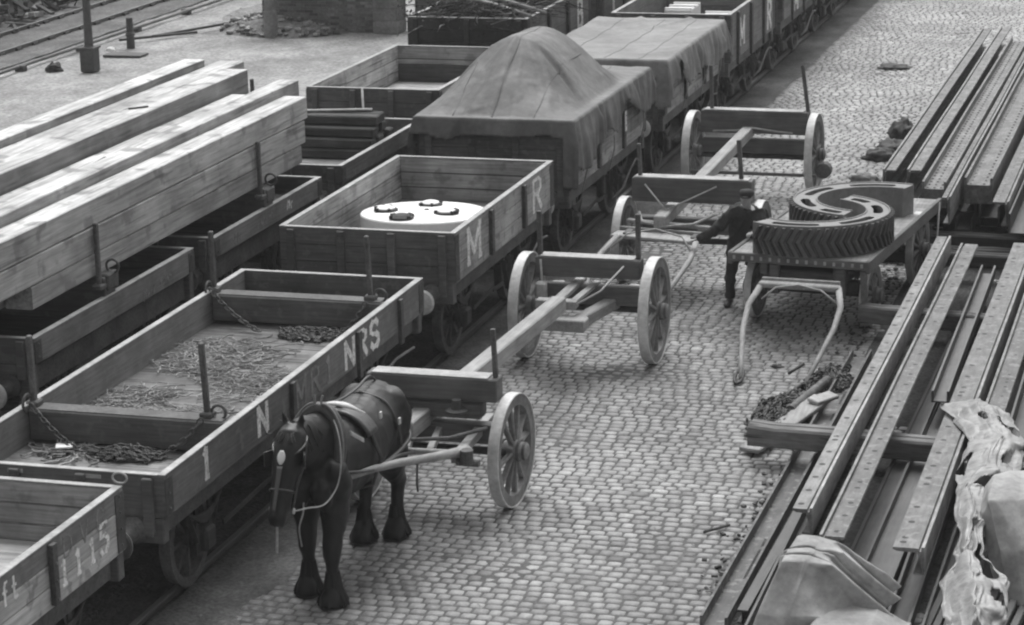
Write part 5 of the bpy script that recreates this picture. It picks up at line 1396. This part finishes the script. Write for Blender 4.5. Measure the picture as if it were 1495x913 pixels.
# brick wall
t = thing('brick_wall', 'dark brick wall with a paler end pier behind the rubble heap', 'brick wall', (-21.2, 57, 0))
m = MB(); zz = 0; r_ = 0
while zz < 2.6:
    x = -23.2 - (.11 if r_ % 2 else 0)
    while x < -20.25:
        x1 = min(x+.225, -20.22); x0 = max(x, -23.2)
        if x1-x0 > .03: m.bb(x0, x1-.01, 57.0+rng.uniform(-.004,.004), 57.22, zz, zz+.066, .004, rng.uniform(.7, 1.5))
        x += .225
    zz += .075; r_ += 1
m.build('brickwork', M_brick, t)
m = MB(); m.bb(-23.19, -20.23, 57.02, 57.4, -.05, 2.6, .002, 1.2); m.build('mortar', M_brick, t)
m = MB(); m.bb(-20.22, -19.62, 56.86, 57.5, -.05, 2.7, .02, 1.1)
for k in range(9): m.bb(-20.24, -19.60, 56.84, 57.52, .3*k, .3*k+.285, .012, rng.uniform(.8, 1.2))
m.build('end_pier', M_stone, t)
mb = MB(); mb.bb(-19.6, -14.0, 58.2, 58.6, -.05, 2.2, .01, .9)
tag(mb.build('back_wall', M_brick, None, (-17, 58.4, 0)), 'stretch of dark wall showing over the branch load', 'wall')
# ------------------------------------------------------------------ bodies: lofted volumes fused into one skin
def loft(mb, rings, n=20):
    """rings: (centre, radius_a, radius_b, dir, up) -> closed tube of ellipses"""
    vs = []; m = len(rings)
    cs = [V(r[0]) for r in rings]
    for i, r in enumerate(rings):
        d = (cs[min(i+1, m-1)]-cs[max(i-1, 0)]).normalized()
        up = V(r[3]) if len(r) > 3 else V((1, 0, 0))
        a = (up - d*up.dot(d)).normalized(); b = d.cross(a)
        for k in range(n):
            t = 2*math.pi*k/n; vs.append(cs[i]+a*math.cos(t)*r[1]+b*math.sin(t)*r[2])
    fs = [(i*n+k, i*n+(k+1)%n, (i+1)*n+(k+1)%n, (i+1)*n+k) for i in range(m-1) for k in range(n)]
    fs += [tuple(range(n-1,-1,-1)), tuple((m-1)*n+k for k in range(n))]
    mb.add(vs, fs, 1.0, True)
def fuse(mb, name, m_, parent, voxel, smooth=6, disp=0, dsc=6):
    o = mb.build('tmp', m_, None, None, fix=True)
    r = o.modifiers.new('r', 'REMESH'); r.mode = 'VOXEL'; r.voxel_size = voxel; r.use_smooth_shade = True
    s = o.modifiers.new('s', 'SMOOTH'); s.factor = .5; s.iterations = smooth
    dg = bpy.context.evaluated_depsgraph_get(); dg.update()
    me = bpy.data.meshes.new_from_object(o.evaluated_get(dg)); bpy.data.objects.remove(o)
    def dv(v_):
        if not disp: return tuple(v_.co)
        p = v_.co; q = 1-2*abs(noise.noise(V((p.x*dsc, p.y*dsc, p.z*dsc*.7))))
        return tuple(p + v_.normal*disp*(q*q-.4))
    out = MB(); out.v = [dv(v_) for v_ in me.vertices]; out.f = [tuple(p.vertices) for p in me.polygons]
    out.t = [1.0]*len(out.v); out.sm = [True]*len(out.f)
    return out.build(name, m_, parent)

# ------------------------------------------------------------------ horse
HO = V((-8.22, 21.85, 0))
horse = thing('horse', 'dark draught horse with a white star on its forehead, harnessed between the shafts', 'horse', tuple(HO))
def H(x, y, z): return HO+V((x, y, z))
hb = MB()
loft(hb, [(H(0,1.12,1.28),.07,.12),(H(0,1.06,1.33),.19,.25),(H(0,.92,1.37),.29,.335),(H(0,.70,1.38),.345,.36),(H(0,.42,1.335),.355,.375),(H(0,.10,1.28),.375,.41),
          (H(0,-.22,1.27),.365,.41),(H(0,-.50,1.31),.325,.41),(H(0,-.76,1.32),.285,.385),(H(0,-.95,1.27),.20,.28),(H(0,-1.03,1.24),.10,.16)], 26)
loft(hb, [(H(0,-.50,1.42),.25,.30),(H(0,-.78,1.54),.215,.33),(H(0,-1.00,1.64),.175,.28),(H(.0,-1.20,1.74),.145,.225),(H(0,-1.36,1.81),.12,.16),(H(0,-1.46,1.81),.09,.10)], 20)
# head
HS = 1.26
def HH(x, y, z): return H(x*HS, -1.36+(y+1.36)*HS, 1.88+(z-1.97)*HS)
loft(hb, [(HH(p[0],p[1],p[2]),p[3]*HS,p[4]*HS) for p in ((0,-1.34,1.97,.085,.09),(0,-1.40,1.93,.112,.135),(.0,-1.47,1.83,.122,.15),(-.005,-1.55,1.71,.104,.128),(-.01,-1.62,1.58,.082,.10),(-.015,-1.68,1.47,.076,.085),(-.02,-1.72,1.40,.078,.075),(-.02,-1.735,1.345,.055,.05))], 20)
for s in (-1, 1):
    loft(hb, [(HH(s*.075,-1.45,1.86),.06,.06),(HH(s*.095,-1.50,1.82),.036,.042),(HH(s*.10,-1.51,1.80),.014,.018)], 10)       # brow
    loft(hb, [(HH(s*.05,-1.36,2.0),.038,.03),(HH(s*.066,-1.37,2.06),.04,.024),(HH(s*.078,-1.38,2.10),.024,.014),(HH(s*.080,-1.385,2.13),.006,.005)], 10)  # ear
def leg(x, pts):
    loft(hb, [(H(x+p[0], p[1], p[2]), p[3]*(1.15 if p[2] > 1.0 else 1.7 if p[3] > .08 and p[2] > .3 else 1.4 if p[3] < .05 else 1.45), p[4]*(1.1 if p[2] > 1.0 else 1.35 if p[3] < .05 else 1.35)) for p in pts], 14)
leg(-.17, [(.02,-.66,1.30,.12,.19),(0,-.70,1.05,.115,.15),(0,-.72,.88,.088,.105),(0,-.73,.70,.07,.075),(0,-.735,.58,.067,.07),(0,-.73,.50,.062,.062),(0,-.715,.40,.045,.05),(0,-.71,.28,.044,.05),(0,-.72,.19,.056,.062),(0,-.74,.12,.072,.085),(0,-.76,.06,.082,.10),(0,-.77,.0,.088,.108)])
leg(.17, [(-.02,-.70,1.30,.12,.19),(0,-.78,1.05,.115,.15),(0,-.85,.88,.088,.105),(0,-.91,.70,.07,.075),(0,-.94,.58,.067,.07),(0,-.95,.50,.062,.062),(0,-.955,.40,.045,.05),(0,-.96,.28,.044,.05),(0,-.97,.19,.056,.062),(0,-.99,.12,.072,.085),(0,-1.01,.06,.082,.10),(0,-1.02,.0,.088,.108)])
leg(-.15, [(-.04,.80,1.32,.15,.27),(-.03,.78,1.10,.14,.23),(0,.74,.95,.12,.17),(0,.80,.80,.085,.12),(0,.90,.66,.062,.09),(0,.95,.58,.058,.085),(0,.92,.48,.05,.06),(0,.87,.34,.047,.052),(0,.83,.2,.06,.066),(0,.79,.12,.078,.09),(0,.76,.06,.086,.10),(0,.75,0,.09,.108)])
leg(.14, [(.04,.80,1.32,.15,.27),(.03,.84,1.10,.14,.23),(0,.84,.95,.12,.17),(0,.94,.80,.085,.12),(0,1.06,.66,.062,.09),(0,1.12,.58,.058,.085),(0,1.10,.48,.05,.06),(0,1.06,.34,.047,.052),(0,1.02,.2,.06,.066),(0,.98,.12,.078,.09),(0,.95,.06,.086,.10),(0,.94,0,.09,.108)])
for s in (-1, 1):
    loft(hb, [(H(s*.20,-.98,1.42),.03,.05),(H(s*.22,-.92,1.36),.11,.14),(H(s*.24,-.84,1.20),.12,.16),(H(s*.22,-.80,1.05),.10,.12)], 14)
    loft(hb, [(H(s*.10,-1.04,1.30),.03,.03),(H(s*.11,-1.04,1.22),.10,.09),(H(s*.12,-1.0,1.08),.10,.09),(H(s*.13,-.95,.98),.06,.06)], 12)
    loft(hb, [(H(s*.17,.60,1.58),.05,.08),(H(s*.19,.78,1.52),.17,.20),(H(s*.21,.92,1.34),.17,.21),(H(s*.19,.96,1.12),.13,.18)], 16)
fuse(hb, 'body', M_horse, horse, .02, 4, .008, 5)
for (lx, ly) in ((-.17,-.765),(.17,-1.015),(-.15,.75),(.14,.94)):
    mb = MB(); mb.lathe([(.115,0),(.11,.02),(.098,.07),(.09,.075)], 20, Matrix.Translation(H(lx, ly, 0)) @ Matrix.Diagonal((1, 1.12, 1, 1))); mb.build('hoof', M_bark, horse)
def hairs(name, strands, m_, r):
    mb = MB()
    for st in strands: mb.tube(st, r*1.15, 4, tone=random.uniform(.6, 1.8), cap=False)
    return mb.build(name, m_, horse)
rr = random.Random(5); st = []
for i in range(150):
    t = rr.random(); c = V((0,-.62,1.79)).lerp(V((0,-1.38,1.97)), t); s = rr.choice((-1, -1, 1))
    x0 = s*rr.uniform(0, .03); L_ = rr.uniform(.15, .32)
    st.append([H(x0, c.y, c.z-.0+.0), H(x0+s*.08, c.y+rr.uniform(-.03,.03), c.z-.05), H(x0+s*(.14), c.y+rr.uniform(-.04,.04), c.z-L_)])
hairs('mane', st, M_hair, .007)
st = []
for i in range(14):
    x0 = rr.uniform(-.04, .04); st.append([HH(x0, -1.36, 2.03), HH(x0*1.5, -1.52, 1.99), HH(x0*2+rr.uniform(-.02,.02), -1.57, 1.95-rr.uniform(0,.02))])
hairs('forelock', st, M_hair, .006)
st = []
for i in range(90):
    a = rr.uniform(0, 6.28); x0 = .03*math.cos(a); y0 = .03*math.sin(a)
    st.append([H(x0, 1.08+y0, 1.50), H(x0*1.6, 1.18+y0*1.5, 1.3), H(x0*2.2, 1.18+y0*2, 1.0), H(x0*2+rr.uniform(-.03,.03), 1.16+y0*2, .72-rr.uniform(0,.1))])
hairs('tail', st, M_hair, .008)
st = []
for (lx, ly) in ((-.17,-.71),(.17,-.96),(-.15,.84),(.14,1.03)):
    for i in range(150):
        a = rr.uniform(0, 6.28); cx_, cy_ = math.cos(a), math.sin(a)
        st.append([H(lx+.06*cx_, ly+.065*cy_, .34), H(lx+.088*cx_, ly+.095*cy_, .18), H(lx+(.125+rr.uniform(0,.035))*cx_, ly-.02+.13*cy_, rr.uniform(.01,.06))])
hairs('feathering', st, M_hair, .0075)
# star and stripe following the face
mb = MB()
def face(u, z):   # front surface of the head at height z
    t = (1.93-z)/.53; y = -1.40-.32*t; b = .15+(.085-.15)*t
    return y-b*1.25-.012
mb.grid(lambda u, v_: HH((u-.5)*.062*math.sin(math.pi*min(.97,max(.03,v_)))**.5, face(u, 1.90-.10*v_)-.010+abs(u-.5)*.02, 1.895-.095*v_), 6, 8, 1.0)
mb.build('star', M_blaze, horse, thick=.004)
mb = MB(); mb.grid(lambda u, v_: HH((u-.5)*(.045-.025*v_)-.005*v_, face(u, 1.78-.33*v_)-.006, 1.79-.30*v_), 4, 14, .13)
mb.build('stripe', M_blaze, horse, thick=.002)
# eyes / blinkers, bridle
for s in (-1, 1):
    mb = MB(); mb.lathe([(.0, -.006), (.02, -.003), (.022, .004), (.012, .012), (.002, .015)], 12, Matrix.Translation(HH(s*.112, -1.50, 1.80)) @ Matrix.Rotation(R(90)*s, 4, 'Y')); mb.build('eye', M_gearD, horse)
    mb = MB(); mb.box(HH(s*.138, -1.53, 1.80), (.012, .14, .14), Matrix.Rotation(R(25)*s, 3, 'Z'), .02); mb.build('blinker', M_leather, horse)
def strap(pts, w_=.016, m_=M_leather, name='strap', closed=False):
    mb = MB()
    if not closed and len(pts) > 2:
        P = [V(p) for p in pts]; out = []
        for i in range(len(P)-1):
            p0, p1, p2, p3 = P[max(i-1,0)], P[i], P[i+1], P[min(i+2,len(P)-1)]
            for k in range(6):
                t = k/6; out.append(.5*((2*p1)+(p2-p0)*t+(2*p0-5*p1+4*p2-p3)*t*t+(3*p1-p0-3*p2+p3)*t**3))
        pts = out+[P[-1]]
    mb.tube(pts, w_, 7, closed=closed); return mb.build(name, m_, horse)
def oval(c, ra, rb, ua, ub, n=22):
    ua, ub = V(ua).normalized(), V(ub).normalized()
    return [V(c)+ua*ra*math.cos(a)+ub*rb*math.sin(a) for a in np.linspace(0, 2*math.pi, n+1)[:-1]]
strap(oval(HH(0,-1.455,1.90), .155, .20, (1,0,0), (0,.95,.35)), .012, M_leather, 'browband', True)
strap(oval(HH(-.01,-1.62,1.58), .112, .142, (1,0,0), (0,.9,-.42)), .012, M_leather, 'noseband', True)
for s in (-1, 1):
    strap([HH(s*.125,-1.44,1.92), HH(s*.122,-1.50,1.76), HH(s*.095,-1.58,1.62), HH(s*.082,-1.66,1.46)], .010, M_leather, 'cheek_strap')
    mb = MB(); mb.lathe([(.012,-.006),(.03,-.004),(.03,.006),(.006,.012)], 12, Matrix.Translation(HH(s*.092,-1.67,1.45)) @ Matrix.Rotation(R(90)*s, 4, 'Y')); mb.build('bit_ring', M_edge, horse)
# collar and hames
mb = MB(); cc = H(0,-.80,1.50)
ring_ = oval(cc, .225, .39, (1,0,0), (0,.36,1), 30)
mb.tube([p+V((0,0,.02)) for p in ring_], [.066+.012*math.cos(a) for a in np.linspace(0, 2*math.pi, 31)[:-1]], 12, closed=True)
mb.build('collar', M_leather, horse)
for s in (-1, 1):
    pts = [cc+V((s*.285*math.sin(a), -.06+.36*.45*math.cos(a)*.9, .46*math.cos(a))) for a in np.linspace(.12, 2.9, 16)]
    pts = [pts[0]+V((s*.01,.02,.07))]+pts
    strap(pts, .013, M_felloe, 'hame')
strap([H(0,-.66,1.92), H(.02,-.2,1.83), H(.02,.3,1.80), H(0,.75,1.80), H(0,1.06,1.60)], .014, M_leather, 'back_strap')
# saddle pad
mb = MB()
def sad(u, v_):
    a = (u-.5)*2.1; y = -.28+.24*v_
    return H(.40*math.sin(a), y, 1.27+.455*math.cos(a)*1.0)
mb.grid(sad, 18, 5); mb.build('saddle_pad', M_leather, horse, thick=.04)
mb = MB(); mb.grid(lambda u, v_: H(.02+.30*u, -.60+.30*u+.12*v_*math.sin(math.pi*min(1,u+.12)), 1.90-.16*u**1.5+.015*math.sin(v_*3.1)), 12, 4); mb.build('polished_pad_edge', M_pad, horse, thick=.012)
mb = MB(); mb.grid(lambda u, v_: H(.28+.10*u, -.62+.10*u, 1.62-.10*u+.045*v_), 6, 3); mb.build('polished_strap', M_pad, horse, thick=.01)
strap([H(-.40,-.16,1.2), H(-.30,-.16,1.58), H(0,-.16,1.755), H(.30,-.16,1.58), H(.42,-.16,1.25), H(.33,-.16,.98), H(0,-.16,.86), H(-.33,-.16,.98)], .02, M_leather, 'girth', True)
# trace, breeching, crupper straps with buckles
for s in (-1, 1):
    strap([H(s*.29,-.80,1.30), H(s*.41,-.3,1.18), H(s*.42,.3,1.12), H(s*.40,.8,1.0), H(s*.32,1.1,.93)], .016, M_leather, 'trace')
    strap([H(0,.45,1.72), H(s*.24,.50,1.62), H(s*.36,.52,1.38), H(s*.38,.55,1.15)], .018, M_leather, 'hip_strap')
    strap([H(s*.40,-.1,1.15), H(s*.39,.45,1.12), H(s*.36,.9,1.14), H(s*.2,1.14,1.18), H(0,1.17,1.18)], .022, M_leather, 'breeching')
    strap([HH(s*.095,-1.67,1.45), H(s*.17,-1.52,1.18), H(s*.24,-1.28,1.14), H(s*.30,-1.08,1.26), H(s*.31,-.98,1.48), H(s*.24,-.85,1.72), H(s*.08,-.66,1.90)], .008, M_cartP, 'rein')
mb = MB()
for (x, y, z) in ((.385,.52,1.42),(.33,.12,1.60),(.30,-.86,1.22)): mb.box(H(x, y, z), (.02, .05, .07), None, .008)
mb.build('buckle', M_pad, horse)
strap([HH(-.02,-1.74,1.36), H(-.03,-1.82,1.05), H(-.05,-1.80,.82)], .012, M_edge, 'lead_rope')
strap([H(-.10,-.98,1.28), H(-.06,-1.06,1.0), H(-.13,-1.02,.78), H(-.16,-.9,.55)], .009, M_edge, 'loose_strap')

# ------------------------------------------------------------------ man
MO = V((-6.40, 32.85, 0))
man = thing('person', 'man in dark work clothes and cap reaching to lowered shafts beside the dray', 'person', tuple(MO))
def Q(x, y, z): return MO+V((x, y, z))
mb = MB()    # coat + trousers + skin are separate clothing meshes over one body
def body_volume(mb, e=0.0, parts='all'):
    if parts in ('all', 'torso'):
        loft(mb, [(Q(-.0,.06,.86),.15+e,.115+e),(Q(-.0,.05,.98),.165+e,.12+e),(Q(.02,.02,1.12),.16+e,.115+e),(Q(.06,-.05,1.27),.19+e,.12+e),(Q(.10,-.11,1.38),.19+e,.11+e),(Q(.12,-.14,1.44),.10+e,.07+e)], 18)
        loft(mb, [(Q(-.05,-.10,1.38),.075+e,.07+e,(0,0,1)),(Q(-.16,-.14,1.28),.06+e,.06+e,(0,0,1)),(Q(-.27,-.17,1.16),.052+e,.05+e,(0,0,1)),(Q(-.36,-.20,1.08),.045+e,.045+e,(0,0,1)),(Q(-.47,-.22,1.02),.04+e,.04+e,(0,0,1)),(Q(-.56,-.24,.98),.034+e,.034+e,(0,0,1))], 14)
        loft(mb, [(Q(.25,-.12,1.38),.075+e,.07+e,(0,0,1)),(Q(.30,-.18,1.26),.06+e,.06+e,(0,0,1)),(Q(.31,-.22,1.14),.052+e,.05+e,(0,0,1)),(Q(.27,-.32,1.12),.045+e,.045+e,(0,0,1)),(Q(.24,-.42,1.14),.036+e,.036+e,(0,0,1))], 14)
    if parts in ('all', 'legs'):
        loft(mb, [(Q(-.08,.06,.92),.10+e,.12+e),(Q(-.11,.03,.75),.09+e,.10+e),(Q(-.13,-.02,.52),.068+e,.07+e),(Q(-.14,-.04,.45),.066+e,.068+e),(Q(-.15,-.02,.30),.06+e,.065+e),(Q(-.155,.0,.10),.05+e,.055+e)], 14)
        loft(mb, [(Q(.08,.06,.92),.10+e,.12+e),(Q(.11,.12,.75),.09+e,.10+e),(Q(.12,.22,.52),.068+e,.07+e),(Q(.12,.26,.45),.066+e,.068+e),(Q(.11,.36,.30),.06+e,.065+e),(Q(.10,.44,.10),.05+e,.055+e)], 14)
body_volume(mb)
loft(mb, [(Q(.11,-.13,1.40),.055,.055),(Q(.12,-.17,1.50),.05,.052)], 12)
loft(mb, [(Q(.11,-.19,1.46),.045,.05),(Q(.11,-.215,1.50),.062,.075),(Q(.11,-.215,1.56),.074,.092),(Q(.115,-.205,1.62),.073,.09),(Q(.12,-.195,1.67),.05,.06)], 16)
loft(mb, [(Q(.105,-.29,1.565),.012,.012),(Q(.103,-.315,1.55),.014,.012),(Q(.103,-.325,1.54),.006,.006)], 8)
for s in (-1, 1): loft(mb, [(Q(.112+s*.070,-.20,1.56),.012,.022),(Q(.112+s*.085,-.195,1.565),.008,.02)], 8)
# boots
loft(mb, [(Q(-.155,.04,.05),.045,.05,(1,0,0)),(Q(-.16,-.06,.045),.048,.042,(1,0,0)),(Q(-.165,-.17,.03),.045,.03,(1,0,0)),(Q(-.168,-.2,.028),.025,.02,(1,0,0))], 12)
loft(mb, [(Q(.10,.48,.05),.045,.05,(1,0,0)),(Q(.10,.38,.045),.048,.042,(1,0,0)),(Q(.10,.27,.03),.045,.03,(1,0,0)),(Q(.10,.24,.028),.025,.02,(1,0,0))], 12)
# hands with five fingers
def hand(w_, d, up, s):
    d = V(d).normalized(); up = V(up).normalized(); sd = d.cross(up)
    w_ = V(w_)
    loft(mb, [(w_, .022, .028, tuple(up)), (w_+d*.05, .016, .042, tuple(up)), (w_+d*.09, .014, .042, tuple(up))], 10)
    for k, L_ in enumerate((.062, .072, .068, .052)):
        o_ = w_+d*.085+sd*(.031-.0205*k); c1 = o_+d*L_*.45-up*.006; c2 = c1+(d*.5-up*.85)*L_*.4; c3 = c2+(-d*.2-up)*L_*.3
        loft(mb, [(o_, .0095, .0095, tuple(sd)), (c1, .009, .009, tuple(sd)), (c2, .0085, .0085, tuple(sd)), (c3, .007, .007, tuple(sd))], 8)
    o_ = w_+d*.03+sd*.036*s
    loft(mb, [(o_, .013, .012, tuple(up)), (o_+d*.03+sd*.025*s-up*.01, .011, .011, tuple(up)), (o_+d*.055+sd*.022*s-up*.03, .009, .009, tuple(up))], 8)
hand(Q(-.57,-.245,.975), (-1,-.1,-.25), (-.2,0,1), 1)
hand(Q(.235,-.44,1.145), (-.2,-1,.1), (0,.1,1), -1)
fuse(mb, 'body', M_skin, man, .009, 2)
mb = MB(); body_volume(mb, .028, 'torso'); loft(mb, [(Q(-.0,.07,.80),.20,.16),(Q(0,.06,.9),.19,.15),(Q(.0,.05,1.05),.18,.14)], 18); fuse(mb, 'jacket', M_cloth, man, .014, 3, .022, 9)
mb = MB(); body_volume(mb, .016, 'legs'); fuse(mb, 'trousers', M_cloth, man, .014, 3, .020, 8)
mb = MB()
mb.lathe([(.085,1.605),(.098,1.625),(.105,1.655),(.085,1.69),(.03,1.70)], 20, Matrix.Translation(Q(.115,-.20,0)), smooth=True)
mb.grid(lambda u, v_: Q(.115+(u-.5)*.16, -.27-.075*v_*math.sin(math.pi*u)**.6, 1.615-.018*v_), 10, 4)
mb.build('cap', M_cloth, man)
for (x, y, zr) in ((-.16,-.06,0),(.10,.38,0)):
    mb = MB(); loft(mb, [(Q(x, y+.10,.055),.050,.055,(1,0,0)),(Q(x,y,.052),.053,.050,(1,0,0)),(Q(x-.004,y-.11,.036),.050,.036,(1,0,0)),(Q(x-.006,y-.15,.03),.03,.024,(1,0,0))], 14)
    mb.build('boot', M_leather, man)
# ------------------------------------------------------------------ air
hz = bpy.data.materials.new('haze'); hz.use_nodes = True
hn = hz.node_tree.nodes; hn.remove(hn['Principled BSDF'])
pv = hn.new('ShaderNodeVolumePrincipled'); pv.inputs['Color'].default_value = (.95, .95, .95, 1); pv.inputs['Density'].default_value = .0007
hz.node_tree.links.new(pv.outputs[0], hn['Material Output'].inputs['Volume'])
hm = MB(); hm.add([(-62,-3,-1.1),(16,-3,-1.1),(16,140,-1.1),(-62,140,-1.1),(-62,-3,10.5),(16,-3,10.5),(16,140,10.5),(-62,140,10.5)],
                 [(0,3,2,1),(4,5,6,7),(0,1,5,4),(1,2,6,5),(2,3,7,6),(3,0,4,7)])
ho = hm.build('haze', hz); ho['kind'] = 'stuff'
